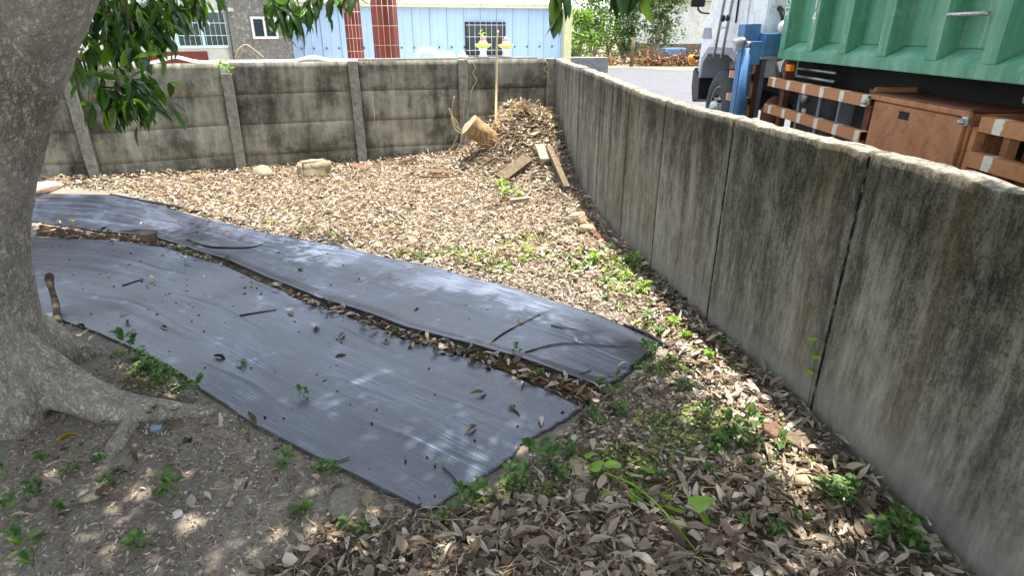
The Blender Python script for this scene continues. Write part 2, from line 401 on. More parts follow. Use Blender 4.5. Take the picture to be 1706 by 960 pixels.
def np_mesh(name, V, F, mat, parent=None, smooth=False):
    me = bpy.data.meshes.new(name); V = np.asarray(V, np.float32); F = np.asarray(F, np.int32); k = F.shape[1]
    me.vertices.add(len(V)); me.vertices.foreach_set('co', V.ravel())
    me.loops.add(F.size); me.loops.foreach_set('vertex_index', F.ravel())
    me.polygons.add(len(F)); me.polygons.foreach_set('loop_start', np.arange(0, F.size, k, dtype=np.int32))
    me.update(calc_edges=True); me.validate()
    return link(name, me, mat, parent, smooth)
def scatter(templates, P, Rm, S):
    """templates: list of (verts, quads); P n*3, Rm n*3*3, S n or n*3 -> joined arrays"""
    which = rng.integers(0, len(templates), len(P)); Vs, Fs = [], []; off = 0
    S = np.asarray(S);  S = S[:, None]*np.ones(3) if S.ndim == 1 else S
    for i, (tv, tf) in enumerate(templates):
        ix = np.where(which == i)[0]
        if not len(ix): continue
        v = tv[None]*S[ix][:, None, :]
        v = np.einsum('nij,nkj->nki', Rm[ix], v)+P[ix][:, None, :]
        f = tf[None]+(np.arange(len(ix))*len(tv))[:, None, None]+off
        Vs.append(v.reshape(-1, 3)); Fs.append(f.reshape(-1, tf.shape[1])); off += len(ix)*len(tv)
    return np.concatenate(Vs), np.concatenate(Fs)
def rot_random(n, tilt=.5, tilt_min=0):
    """yaw about z then a tilt about a random horizontal axis, and a roll"""
    yaw = rng.uniform(0, 2*np.pi, n); ax = rng.uniform(0, 2*np.pi, n); tl = rng.normal(0, tilt, n)+tilt_min
    c, s = np.cos(yaw), np.sin(yaw); Z = np.zeros(n); O = np.ones(n)
    Y = np.stack([c, -s, Z, s, c, Z, Z, Z, O], 1).reshape(-1, 3, 3)
    kx, ky = np.cos(ax), np.sin(ax); ct, st = np.cos(tl), np.sin(tl); v = 1-ct
    T = np.stack([ct+kx*kx*v, kx*ky*v, ky*st, kx*ky*v, ct+ky*ky*v, -kx*st, -ky*st, kx*st, ct], 1).reshape(-1, 3, 3)
    return T @ Y
def leaf_tpl(L=1., W=.3, curl=.15, fold=.1, droop=.1, n=5, twist=0., tip=1.):
    """blade along +x, one quad strip on each side of the rib"""
    V = []
    for i in range(n+1):
        s = i/n; wd = W*.5*max(.02, math.sin(math.pi*min(1, s**.85*1.0))**.8)*(1 if s < 1 else .1)
        z = -droop*s*s; tw = twist*(s-.5)
        for k in (-1, 0, 1):
            y = wd*k; zz = z+abs(k)*(fold*wd+curl*wd*wd*8/W)
            V.append((L*s, y*math.cos(tw)-zz*0, zz+y*math.sin(tw)))
    F = []
    for i in range(n):
        for k in (0, 1):
            a = i*3+k; F.append((a, a+1, a+4, a+3))
    return np.array(V), np.array(F)
def pip(poly, x, y):
    x = np.asarray(x); y = np.asarray(y); ins = np.zeros(x.shape, bool); n = len(poly)
    for i in range(n):
        x0, y0 = poly[i][0], poly[i][1]; x1, y1 = poly[(i+1) % n][0], poly[(i+1) % n][1]
        cnd = ((y0 > y) != (y1 > y)) & (x < (x1-x0)*(y-y0)/(y1-y0+1e-12)+x0); ins ^= cnd
    return ins
def gpoly(px): return [tuple(G(*p)) for p in px]
def sample_poly(poly, n):
    xs = [p[0] for p in poly]; ys = [p[1] for p in poly]; X, Y = np.zeros(0), np.zeros(0)
    while len(X) < n:
        x = rng.uniform(min(xs), max(xs), n*2); y = rng.uniform(min(ys), max(ys), n*2); k = pip(poly, x, y)
        X = np.concatenate([X, x[k]]); Y = np.concatenate([Y, y[k]])
    return X[:n], Y[:n]
def vnoise(x, y, sc, seed=0):
    """smooth value noise, vectorised"""
    x = np.asarray(x)*sc+seed*17.3; y = np.asarray(y)*sc+seed*9.1
    xi = np.floor(x).astype(int); yi = np.floor(y).astype(int); fx = x-xi; fy = y-yi
    h = lambda a, b: (np.sin(a*127.1+b*311.7+seed*74.7)*43758.5453) % 1
    u = fx*fx*(3-2*fx); v = fy*fy*(3-2*fy)
    return (h(xi, yi)*(1-u)+h(xi+1, yi)*u)*(1-v)+(h(xi, yi+1)*(1-u)+h(xi+1, yi+1)*u)*v

# ---------------------------------------------------------------- ground
PILE = (.16, 9.12)
def gz(x, y):
    x = np.asarray(x, float); y = np.asarray(y, float)
    z = .05*(vnoise(x, y, .7, 1)-.5)+.022*(vnoise(x, y, 2.3, 2)-.5)
    d4 = (((x-PILE[0])/.62)**2+((y-PILE[1])/.85)**2); z += (.80+.34*(vnoise(x, y, 3.2, 51)-.5)+.16*(vnoise(x, y, 8, 52)-.5))*np.exp(-d4**1.3)
    z += .16*np.exp(-((x-.25)/.6)**2-((y-7.9)/.8)**2)
    z += .26*np.exp(-((x-.62)/.35)**2-((y-8.1)/.7)**2)+.10*np.exp(-((x-.8)/.35)**2-((y-6.9)/.8)**2)
    z += .10*np.exp(-((x+.9)/.8)**2-((y-9.0)/.5)**2)
    z += .06*np.exp(-((y-9.1-.29*(x+2.2))/.5)**2)
    z += .10*np.exp(-((x+2.8)/.9)**2-((y-2.7)/.8)**2)
    return z
def gzf(x, y): return float(gz(np.array([x]), np.array([y]))[0])
def on(px, py, dz=0.):
    r_ = ray(px, py); t = np.linspace(1.2, 12, 2200); X = r_[0]*t; Y = r_[1]*t; Z = CAM_H+r_[2]*t; k = np.argmax(Z < gz(X, Y))
    return Vector((X[k], Y[k], gzf(X[k], Y[k])+dz))
def grid_mesh(name, xs, ys, mat):
    X, Y = np.meshgrid(xs, ys); Z = gz(X, Y); nx = len(xs)
    V = np.stack([X.ravel(), Y.ravel(), Z.ravel()], 1)
    i = np.arange((len(ys)-1)*(nx-1)); a = i//(nx-1)*nx+i % (nx-1)
    return np_mesh(name, V, np.stack([a, a+1, a+nx+1, a+nx], 1), mat, None, True)
xs = np.concatenate([np.linspace(-80, -8, 24)[:-1], np.arange(-8, 2.2, .06)])
ys = np.concatenate([np.linspace(-80, 0, 26)[:-1], np.arange(0, 10.4, .06)])
tag(grid_mesh('ground', xs, ys, 'soil'), 'bare brown yard soil inside the walls', None, None, 'structure')

# path of the concrete wall on the right (inner face) and of the panel wall at the back
RW = [(2.35, -2.0), (2.06, -.2), (1.90, .75), (1.60, 2.70), (1.365, 3.79), (1.185, 4.80), (1.055, 5.60), (.925, 6.50), (.80, 7.45), (.715, 8.5), (.68, 9.98)]
def rwx(y):
    return float(np.interp(y, [p[1] for p in RW], [p[0] for p in RW]))
BW0 = Vector((-5.665, 8.05, 0)); BD = Vector((4.925, 1.48, 0)).normalized()
def bw(x, off=0., z=0.):
    s = (x-BW0.x)/BD.x; p = BW0+BD*s; n = Vector((BD.y, -BD.x, 0)); return Vector((p.x, p.y, z))+n*off
# outer terrain, raised above the yard, with road and verge on it
cor = (.72, 10.02)
bl = bw(-30, -.03)
out = [(2.42, -2.0), (1.98, .75), (1.44, 3.79), (1.13, 5.6), (.80, 8.5), cor, (bl.x, bl.y), (-400, -60), (-400, 500), (400, 500), (400, -400), (2.42, -400)]
ter = raw('terrain', [(x, y, .40) for x, y in out], [list(range(len(out)))[::-1]], 'terrain'); tag(ter, None, kind='structure')
road = [(2.5, -60), (2.5, -2), (2.02, .75), (1.48, 3.79), (1.16, 5.6), (.85, 8.5), (.85, 11.0), (1.6, 20), (2.4, 27.0), (9.5, 29.5), (30, 33), (60, 30), (60, -60)]
tag(raw('road', [(x, y, .45) for x, y in road], [list(range(len(road)))], 'road'), None, kind='structure')
verge = [(2.3, 25.6), (5.0, 27.0), (6.2, 25.0), (11, 24.6), (30, 27), (40, 60), (-3, 60), (-2, 27)]
tag(raw('grass_verge', [(x, y, .458) for x, y in verge], [list(range(len(verge)))], 'lawn'), None, kind='structure')
yard2 = [(bw(-30, -.2).x, bw(-30, -.2).y), (cor[0], cor[1]+.1), (1.5, 20), (-30, 18)]
tag(raw('courtyard', [(x, y, .43) for x, y in yard2], [[0, 1, 2, 3]], 'greyplain'), 'pale paved courtyard behind the panel wall', None, None, 'structure')

# ---------------------------------------------------------------- right wall: cast panels
def slab(name, a, b, th, z0, za, zb, mat, parent, nx=14, nz=18, rough=.006, top_rough=.01, seed=0, gap=.004):
    a = Vector((a[0], a[1], 0)); b = Vector((b[0], b[1], 0)); d = (b-a).normalized(); n = Vector((d.y, -d.x, 0))
    a = a+d*gap; b = b-d*gap     # n points to the right of travel
    V, F = [], []
    rows = [(0, i/nz) for i in range(nz+1)]+[(i/4, 1) for i in range(1, 4)]+[(1, 1-i/4) for i in range(5)]
    for i in range(nx+1):
        s = i/nx; p = a.lerp(b, s); zt = za+(zb-za)*s
        zt += top_rough*(noise.noise(Vector((p.x*6, p.y*6, seed)))+.7*noise.noise(Vector((p.x*19, p.y*19, seed+3))))
        for (u, v) in rows:
            z = z0+(zt-z0)*v
            if v == 1 and u in (0, 1): z -= .008
            o = rough*min(1, 8*s*(1-s))*(noise.noise(Vector((p.x*2.2, p.y*2.2, z*2.2+seed)))+.6*noise.noise(Vector((p.x*8, p.y*8, z*8))))
            if v == 1 and 0 < u < 1: z += .5*top_rough*noise.noise(Vector((p.x*30, p.y*30, u*5)))
            V.append(p+n*(u*th+o*(1 if u < .5 else -1))+Vector((0, 0, z)))
    m = len(rows)
    for i in range(nx):
        for j in range(m-1):
            F.append([i*m+j, (i+1)*m+j, (i+1)*m+j+1, i*m+j+1])
    F.append(list(range(m))); F.append([nx*m+j for j in range(m)][::-1])
    o = raw(name, V, F, mat, parent, True)
    return o
rw = empty('concrete_wall', (1.4, 3.6, 0), 'long streaked grey concrete wall on the right with rough pale top', 'wall')
for i in range(len(RW)-1):
    a, b = RW[i], RW[i+1]; zt = lambda y: float(np.interp(y, [-2, 4.8, 5.6, 6.5, 7.5, 8.6, 10], [1.40, 1.40, 1.42, 1.465, 1.50, 1.50, 1.495]))
    L = math.hypot(b[0]-a[0], b[1]-a[1])
    slab('panel', a, b, .13, -.1, zt(a[1]), zt(b[1]), 'wall', rw, max(8, int(L/.06)), 22, .007, .012, i*3.7, .011)
for i in range(1, len(RW)-1):
    (x, y) = RW[i]; d = Vector((RW[i+1][0]-RW[i-1][0], RW[i+1][1]-RW[i-1][1], 0)).normalized(); n = Vector((d.y, -d.x, 0)); V, F = [], []
    for k in range(31):
        z = -.08+1.46*k/30; wv = .017+.007*noise.noise(Vector((i*3., z*9, 0))); o_ = .003+.006*noise.noise(Vector((i*5., z*17, 2)))
        for sx, dp in ((-wv, .05), (-wv, o_), (wv, o_), (wv, .05)): q = Vector((x, y, z))+d*sx+n*dp; V.append(q)
    for k in range(30):
        for j in range(3): F.append([k*4+j, k*4+j+1, k*4+j+5, k*4+j+4])
    raw('joint', V, F, 'joint', rw)

# ---------------------------------------------------------------- back wall: precast posts and panels
bwall = empty('panel_wall', (-2.3, 9.1, 0), 'grey precast concrete panel wall with posts across the back', 'wall')
POSTX = [-9.2, -7.45, -5.62, -3.87, -2.25, -.75, .60]
PTOP = [1.5, 1.5, 1.40, 1.36, 1.50, 1.5, 1.5]
for i, (x, zt) in enumerate(zip(POSTX, PTOP)):
    bm = bmesh.new(); p = bw(x, 0); n = Vector((BD.y, -BD.x, 0))
    vs = bm_box(bm, (-.065, -.085, -.1), (.065, .06, zt+.004), .012)
    bmesh.ops.subdivide_edges(bm, edges=[e for e in bm.edges if abs(e.verts[0].co.z-e.verts[1].co.z) > .5], cuts=14)
    rz = math.atan2(BD.y, BD.x); mt = Matrix.Translation(p) @ Matrix.Rotation(rz, 4, 'Z') @ Matrix.Rotation(R((0, .4, -.8, .7, -.4, .3, 0)[i]), 4, 'Y')
    for v in bm.verts:
        c = v.co; k = noise.noise_vector(c*9+Vector((i*5, 0, 0)))*.007
        v.co = mt @ (c+Vector((k.x, k.y, 0)))
    from_bm('post', bm, 'post', bwall)
LEV = [-.14, .27, .685, 1.09, 1.498]
for i in range(len(POSTX)-1):
    for j in range(4):
        a = bw(POSTX[i]+.05); b = bw(POSTX[i+1]-.05); dz = random.uniform(-.006, .006); sl = .05 if i == 2 else (.012, -.01, 0, .014, -.008, .01)[i]
        n = Vector((BD.y, -BD.x, 0))
        za = LEV[j]+(.0035 if (i == 2 and j == 3) else .001)-(.02 if i == 2 and j else 0); zb = LEV[j+1]-.001-(.02 if i == 2 and j < 3 else 0)
        bm = bmesh.new(); nx = 16; nz = 6; grid = {}
        for s in range(nx+1):
            for t in range(nz+1):
                p = a.lerp(b, s/nx); z = za+(zb-za)*t/nz+(s/nx-.5)*(sl if (j < 3 or t < nz*.5) else 0)
                if t in (0, nz): z += .003*noise.noise(Vector((p.x*9, (j+(t > 0))*3.1, i)))
                o = .004*noise.noise(Vector((p.x*3, z*3, i*2.)))+random.uniform(-.0008, .0008)
                if t in (0, nz) or s in (0, nx): o -= .004
                q = p+n*(.012+o+.012*(((i*7+j*5) % 3)-1)*.5); grid[s, t, 0] = bm.verts.new((q.x, q.y, z)); q = q-n*.05; grid[s, t, 1] = bm.verts.new((q.x, q.y, z))
        for s in range(nx):
            for t in range(nz):
                bm.faces.new([grid[s, t, 0], grid[s+1, t, 0], grid[s+1, t+1, 0], grid[s, t+1, 0]])
                bm.faces.new([grid[s, t, 1], grid[s, t+1, 1], grid[s+1, t+1, 1], grid[s+1, t, 1]])
            for t in (0, nz): bm.faces.new([grid[s, t, 0], grid[s, t, 1], grid[s+1, t, 1], grid[s+1, t, 0]])
        for t in range(nz):
            for s in (0, nx): bm.faces.new([grid[s, t, 0], grid[s, t+1, 0], grid[s, t+1, 1], grid[s, t, 1]])
        bmesh.ops.recalc_face_normals(bm, faces=bm.faces); from_bm('panel', bm, 'precast', bwall, True)
# ---------------------------------------------------------------- black woven ground mats
def resample(pl, n):
    pl = [Vector((p[0], p[1])) for p in pl]; L = [0]
    for a, b in zip(pl, pl[1:]): L.append(L[-1]+(b-a).length)
    t = np.linspace(0, L[-1], n)
    return np.stack([np.interp(t, L, [p.x for p in pl]), np.interp(t, L, [p.y for p in pl])], 1), L[-1]
def ground_mat(name, near, far, label, ns, nw, lift=None, seed=0, base=.014):
    A, L = resample([G(*p) for p in near], ns); B, _ = resample([G(*p) for p in far], ns)
    W = np.median(np.linalg.norm(A-B, axis=1)); s = np.linspace(0, 1, ns)[:, None]; t = np.linspace(0, 1, nw)[None, :]
    X = A[:, :1]*(1-t)+B[:, :1]*t; Y = A[:, 1:]*(1-t)+B[:, 1:]*t
    d = (A[-1]-A[0])/np.linalg.norm(A[-1]-A[0])
    jag = .02*(vnoise(t*W, t*0, 60, seed+3)-.5)+.05*(vnoise(t*W, t*0, 6, seed+4)-.5); e = np.clip((s-.97)/.03, 0, 1)
    X = X+e*jag*d[0]; Y = Y+e*jag*d[1]
    ed = .012*(vnoise(s*L, s*0, 5, seed+8)-.5)
    X = X+ed*np.minimum(1, 6*np.abs(t-.5)-2).clip(0, 1)*d[1]; Y = Y-ed*np.minimum(1, 6*np.abs(t-.5)-2).clip(0, 1)*d[0]
    Z = gz(X, Y)+base+.005*(vnoise(s*L, t*W*3, 1.3, seed)-.5)+.003*(vnoise(s*L*.7, t*W*7, 1.6, seed+1)-.45)+.0012*(vnoise(s*L*.8, t*W*20, 1.6, seed+6)-.5)*(.35+vnoise(s*L, t*W, .9, seed+2))
    Z = np.maximum(Z, gz(X, Y)+.005)
    if lift is not None: Z = Z+lift(s, t)
    V = np.stack([X.ravel(), Y.ravel(), Z.ravel()], 1); i = np.arange((ns-1)*(nw-1)); a = i//(nw-1)*nw+i % (nw-1)
    o = np_mesh(name, V, np.stack([a, a+nw, a+nw+1, a+1], 1), 'mat', None, True)
    uv = o.data.uv_layers.new(name='UVMap'); U = np.stack([(s*L+0*t).ravel(), (t*W+0*s).ravel()], 1)
    li = np.zeros(len(o.data.loops), np.int32); o.data.loops.foreach_get('vertex_index', li); uv.data.foreach_set('uv', U[li].astype(np.float32).ravel())
    sol = o.modifiers.new('thickness', 'SOLIDIFY'); sol.thickness = .0025; sol.offset = -1
    return tag(o, label, 'ground mat')
A_NEAR = [(-200, 470), (0, 515), (110, 545), (200, 582), (300, 634), (430, 716), (560, 790), (640, 830), (715, 860)]
A_FAR = [(-200, 372), (60, 396), (180, 402), (270, 416), (370, 443), (520, 510), (680, 571), (850, 634), (975, 690)]
B_NEAR = [(-200, 352), (60, 372), (180, 389), (270, 403), (375, 437), (540, 506), (680, 556), (850, 606), (1003, 658)]
B_FAR = [(-200, 316), (70, 325), (200, 331), (330, 364), (430, 390), (560, 414), (720, 450), (870, 492), (1000, 532), (1102, 580)]
ground_mat('ground_mat', A_NEAR, A_FAR, 'wide black woven plastic mat in front, dusty with blue thread line', 300, 90,
           lambda s, t: sum(a_*np.exp(-((t-c_-.1*(s-.5)+.02*np.sin(s*30+c_*9))/w_)**2)*np.exp(-((s-s_)/l_)**2) for a_, c_, w_, s_, l_ in ((.004, .3, .014, .5, .1), (.006, .55, .012, .62, .07), (.003, .75, .02, .45, .12), (.006, .15, .012, .72, .06), (.005, .45, .010, .85, .05), (.006, .85, .012, .8, .05), (.004, .62, .010, .93, .04), (.004, .25, .010, .92, .04))), 1)
ground_mat('ground_mat', B_NEAR, B_FAR, 'narrower black woven mat strip behind, partly in sun', 260, 60,
           lambda s, t: .028*np.exp(-(t/.09)**2)*np.clip((s-.3)/.25, 0, 1)*(.55+.6*vnoise(s, s*0, 14, 5))+.012*np.exp(-((t-1)/.08)**2)
           +sum(a_*np.exp(-((t-c_-.25*(s-.2)+.03*np.sin(s*40+c_*9))/w_)**2)*np.exp(-((s-s_)/l_)**2) for a_, c_, w_, s_, l_ in ((.03, .35, .035, .2, .12), (.035, .62, .04, .24, .14), (.025, .8, .03, .3, .12), (.02, .2, .03, .34, .1), (.006, .5, .02, .5, .1), (.005, .75, .02, .7, .1), (.007, .3, .014, .85, .06))), 5)
ground_mat('ground_mat', [(-150, 615), (60, 620), (110, 616), (160, 608)], [(-150, 500), (20, 530), (105, 562), (184, 600)], 'small corner of black woven mat beside the tree trunk', 60, 24, None, 9)
def ribbon(name, poly, label, cat):
    """thin film of soil and leaf crumbs following the ground"""
    bm = bmesh.new(); pl = [G(*p) for p in poly]; P = [(p.x, p.y) for p in pl]
    xs_ = np.arange(min(p[0] for p in P), max(p[0] for p in P), .03); ys_ = np.arange(min(p[1] for p in P), max(p[1] for p in P), .03)
    X, Y = np.meshgrid(xs_, ys_); ins = pip(P, X+.05*(vnoise(X, Y, 9, 3)-.5), Y+.05*(vnoise(X, Y, 9, 4)-.5)); Z = gz(X, Y)+.012+.010*vnoise(X, Y, 22, 6)
    idx = -np.ones(X.shape, int); k = 0; V = []; F = []
    for i in range(X.shape[0]):
        for j in range(X.shape[1]):
            idx[i, j] = k; k += 1; V.append((X[i, j], Y[i, j], Z[i, j]))
    for i in range(X.shape[0]-1):
        for j in range(X.shape[1]-1):
            if ins[i, j] and ins[i+1, j] and ins[i, j+1] and ins[i+1, j+1]: F.append((idx[i, j], idx[i, j+1], idx[i+1, j+1], idx[i+1, j]))
    o = raw(name, V, F, 'duff', None, True); return tag(o, label, cat, None, 'stuff')
ribbon('leaf_mould', [(60, 376), (180, 391), (270, 406), (375, 438), (540, 508), (680, 558), (850, 608), (1010, 662), (985, 690), (850, 634), (680, 571), (520, 512), (370, 444), (270, 415), (180, 404), (60, 393)], 'brown crumbled leaf mould in the gap between the two mats', 'leaf mould')
pipe_pts = [on(185, 327, .02), on(240, 338, .025), on(300, 350, .03), on(350, 361, .03), on(397, 372, .02)]
tag(tube('rolled_mat_edge', spline(pipe_pts, 5), .016, 'black', None, 8), 'black rolled edge of sheeting along the sunny far mat', 'rolled sheet')
tag(tube('rolled_mat_edge', spline([on(1040, 545, .015), on(1080, 562, .02), on(1110, 580, .015), on(1150, 596, .01)], 5), .012, 'black', None, 8), 'short black rolled strip beyond the far right mat corner', 'rolled sheet')

# ---------------------------------------------------------------- the tree on the left
tree = empty('mango_tree', (-2.86, 2.72, 0), 'thick grey-barked leaning tree at the left edge with spreading roots', 'tree')
def trunk_part(V, F, path, seg=36):
    pts = [Vector(p[:3])-Vector((.055, 0, 0)) for p in path]; rr = [p[3] for p in path]
    v, f = tube_data(pts, rr, seg, True, len(V)); V += v; F += f
V, F = [], []
main = [(-2.87, 2.72, -.25, .52), (-2.87, 2.72, 0, .48), (-2.87, 2.73, .15, .44), (-2.86, 2.74, .35, .405), (-2.82, 2.75, .65, .385), (-2.775, 2.76, .9, .375), (-2.67, 2.76, 1.2, .375), (-2.46, 2.78, 1.55, .345), (-2.26, 2.80, 1.8, .31), (-2.08, 2.81, 2.03, .29), (-1.65, 2.82, 2.55, .24)]
trunk_part(V, F, main)
left = [(-2.8, 2.72, .95, .3), (-2.62, 2.66, 1.3, .31), (-2.42, 2.58, 1.6, .28), (-2.17, 2.47, 2.0, .25), (-2.0, 2.3, 2.5, .2)]
trunk_part(V, F, left)
def g_(px, py, dz): 
    p = on(px, py); return (p.x, p.y, p.z+dz)
for path in ([(-2.58, 2.70, .42, .14), (-2.38, 2.70, .22, .13), (*g_(205, 690, .03), .10), (*g_(265, 690, .012), .075), (*g_(320, 690, .0), .055), (*g_(368, 688, -.015), .04), (*g_(400, 686, -.06), .03)],
             [(-2.62, 2.60, .50, .20), (-2.50, 2.54, .20, .17), (-2.44, 2.50, -.02, .13), (-2.40, 2.48, -.2, .09)],
             [(-2.70, 2.48, .45, .18), (-2.62, 2.38, .16, .15), (-2.57, 2.31, -.02, .12), (-2.54, 2.27, -.2, .08)],
             [(*g_(250, 690, .01), .055), (*g_(228, 722, .0), .048), (*g_(205, 755, -.01), .042), (*g_(178, 792, -.05), .03)],
             [(-3.0, 2.5, .4, .2), (-3.15, 2.25, .12, .16), (-3.3, 1.95, -.03, .1), (-3.4, 1.7, -.15, .06)],
             [(-3.0, 2.95, .4, .2), (-3.25, 3.1, .1, .15), (-3.6, 3.3, -.08, .07)],
             [(-2.7, 2.95, .35, .18), (-2.6, 3.15, .1, .12), (-2.45, 3.4, -.08, .06)]):
    trunk_part(V, F, path, 20)
tmp = raw('tmp_trunk', V, F, 'bark')
mod = tmp.modifiers.new('r', 'REMESH'); mod.mode = 'VOXEL'; mod.voxel_size = .0125
sm = tmp.modifiers.new('s', 'SMOOTH'); sm.iterations = 9; sm.factor = .6
dg = bpy.context.evaluated_depsgraph_get(); tm = bpy.data.meshes.new_from_object(tmp.evaluated_get(dg)); bpy.data.objects.remove(tmp)
n = len(tm.vertices); co = np.zeros(n*3, np.float32); tm.vertices.foreach_get('co', co); co = co.reshape(-1, 3); no = np.zeros(n*3, np.float32); tm.vertices.foreach_get('normal', no); no = no.reshape(-1, 3)
for i in range(n):
    p = Vector(co[i].tolist())
    if p.z < -.15 or p.z > 2.5: continue
    h = .012*noise.noise(Vector((p.x*5, p.y*5, p.z*2.2)))+.006*noise.noise(Vector((p.x*16, p.y*16, p.z*7)))+.003*noise.noise(p*34)
    co[i] += no[i]*h
tm.vertices.foreach_set('co', co.ravel()); tm.update()
tm.materials.clear(); trunk = link('trunk', tm, 'bark', tree, True)
# limbs that carry the crown overhead
LIMBS = [[(-1.65, 2.82, 2.5, .24), (-1.1, 2.8, 3.2, .19), (-.5, 2.7, 4.0, .14), (.2, 2.4, 4.7, .09), (1.0, 2.2, 5.3, .05)],
         [(-1.1, 2.8, 3.2, .15), (-1.2, 3.4, 4.2, .11), (-1.5, 4.0, 4.9, .07), (-1.9, 4.5, 5.3, .04)],
         [(-.5, 2.7, 4.0, .11), (.1, 3.2, 4.7, .08), (.7, 3.5, 5.3, .05), (1.3, 3.6, 5.7, .03)],
         [(-2.0, 2.3, 2.45, .2), (-1.9, 1.9, 3.2, .16), (-1.5, 1.3, 4.1, .11), (-.8, .6, 4.8, .07), (0, 0, 5.4, .04)],
         [(-1.9, 1.9, 3.2, .13), (-2.6, 1.4, 4.3, .09), (-3.4, .8, 5.1, .05)],
         [(-1.65, 2.82, 2.5, .14), (-2.3, 3.4, 2.75, .10), (-3.0, 4.0, 2.75, .07), (-3.4, 4.5, 2.6, .04)],
         [(-2.3, 3.4, 2.75, .07), (-2.2, 4.2, 3.0, .05), (-2.0, 5.0, 2.85, .03)]]
for lb in LIMBS: tube('limb', spline([p[:3] for p in lb], 4), list(np.interp(np.linspace(0, len(lb)-1, (len(lb)-1)*4+1), range(len(lb)), [p[3] for p in lb])), 'bark', tree, 10)
# crown: leaves placed so that their shade lies on the near part of the yard
LT = [leaf_tpl(1, .27, .1, .25, .18, 3), leaf_tpl(1, .24, .2, .3, .35, 3), leaf_tpl(1, .30, .1, .15, .05, 3)]
SHADE = gpoly([(-500, 372), (60, 384), (330, 398), (470, 425), (640, 472), (760, 500), (930, 548), (1060, 590), (1120, 640), (1200, 740), (1280, 820), (1450, 860), (1600, 935)])+[(1.75, .8), (1.6, -2.5), (-5.5, -2.5), (-8.5, 2)]
def crown_pts(n, zlo, zhi, gap):
    X, Y = sample_poly(SHADE, n*3)
    k = vnoise(X, Y, 1.9, 21)*.55+vnoise(X, Y, 4.6, 22)*.45 > gap; X, Y = X[k][:n], Y[k][:n]
    f = rng.uniform(0, 1, len(X))
    edge = np.hypot((X+.9)/3.8, (Y-1.2)/3.6); top = zhi-.9*edge**2; z = zlo+(np.maximum(top, zlo+.4)-zlo)*f
    z = z-.0
    return np.stack([X+SUN.x/SUN.z*z, Y+SUN.y/SUN.z*z, z], 1)
P = np.concatenate([crown_pts(26000, 3.9, 6.2, .10), crown_pts(9000, 3.9, 6.4, .42)])
keep = ~((np.hypot(P[:, 0], P[:, 1]) < .9) & (P[:, 2] < 2.9)); P = P[keep]
Rm = rot_random(len(P), .6); Vc, Fc = scatter(LT, P, Rm, rng.uniform(.17, .27, len(P)))
tag(np_mesh('crown', Vc, Fc, 'crown', tree), None, kind='stuff')
# leaves that hang into view, each a leaf of its own
leaf_me = []
for k, args in enumerate([(1, .34, .1, .3, .22, 6), (1, .30, .1, .35, .40, 6), (1, .36, .05, .2, .10, 6, .4), (1, .28, .1, .3, .55, 6, -.3)]):
    tv, tf = leaf_tpl(*args); me = bpy.data.meshes.new('leaf'); me.from_pydata([tuple(x) for x in tv], [], [tuple(int(i) for i in x) for x in tf]); me.materials.append(MT['leafone'])
    me.polygons.foreach_set('use_smooth', [True]*len(me.polygons)); leaf_me.append(me)
LEAFP = []
def hang(pos, out, L):
    LEAFP.append(tuple(pos))
    """one leaf from pos, pointing along out"""
    o = bpy.data.objects.new('leaf', random.choice(leaf_me)); C.objects.link(o)
    d = Vector(out).normalized(); q = d.to_track_quat('X', 'Z'); q = q @ Quaternion((1, 0, 0), random.uniform(-.9, .9))
    o.rotation_mode = 'QUATERNION'; o.rotation_quaternion = q; o.location = pos; o.scale = (L, L*random.uniform(.85, 1.25), L)
    o.parent = tree; o.matrix_parent_inverse = Matrix.Translation(-tree.location)
TWIGS = []
def spray(path, nl, L, droop=1., spread=1., r=.008):
    pts = spline(path, 6); TWIGS.append((pts, list(np.linspace(r, r*.35, len(pts)))))
    for k in range(nl):
        t = random.uniform(.25, 1)**.7; p = pts[min(len(pts)-1, int(t*(len(pts)-1)))]; ax = (pts[-1]-pts[-3]).normalized()
        a = random.uniform(0, 2*math.pi); side = Vector((math.cos(a), math.sin(a), random.uniform(-.3, .4)))*spread
        hang(p, side*.8+ax*.5+Vector((0, 0, -droop*random.uniform(.5, 1.5))), L*random.uniform(.75, 1.2))
def pd(px, py, t): return D(px, py, t)
SP = [((105, 58), (135, 110), (165, 143), (175, 150), 4.3, 10, .17), ((165, 143), (195, 146), (215, 138), (222, 130), 4.3, 10, .16), ((165, 143), (172, 158), (180, 170), (190, 178), 4.3, 14, .18), ((195, 146), (200, 155), (212, 165), (225, 168), 4.2, 14, .17), ((215, 138), (225, 150), (236, 160), (244, 172), 4.3, 9, .15)]
for a, b, c, d, t, nl, L in SP: spray([pd(*a, t), pd(*b, t), pd(*c, t-.05), pd(*d, t-.1)], nl, L)
for a, b, c, t, nl, L in [((150, -60), (165, -10), (170, 30), 4.9, 15, .2), ((190, -60), (200, 0), (205, 45), 4.6, 16, .2), ((230, -50), (225, 10), (228, 52), 4.7, 18, .2), ((250, -40), (255, 20), (262, 62), 4.9, 15, .19), ((270, -40), (285, 5), (300, 30), 5.1, 15, .19),
                          ((300, -50), (320, -15), (330, 12), 5.3, 14, .18), ((140, -40), (140, 40), (150, 85), 4.8, 13, .19), ((170, -20), (180, 50), (190, 80), 4.6, 16, .19), ((210, -20), (215, 60), (222, 82), 4.5, 14, .18), ((130, 20), (122, 90), (128, 118), 4.7, 7, .15), ((330, -60), (318, -10), (308, 12), 5.6, 9, .17)]:
    spray([pd(*a, t), pd(*b, t), pd(*c, t-.05)], nl, L)
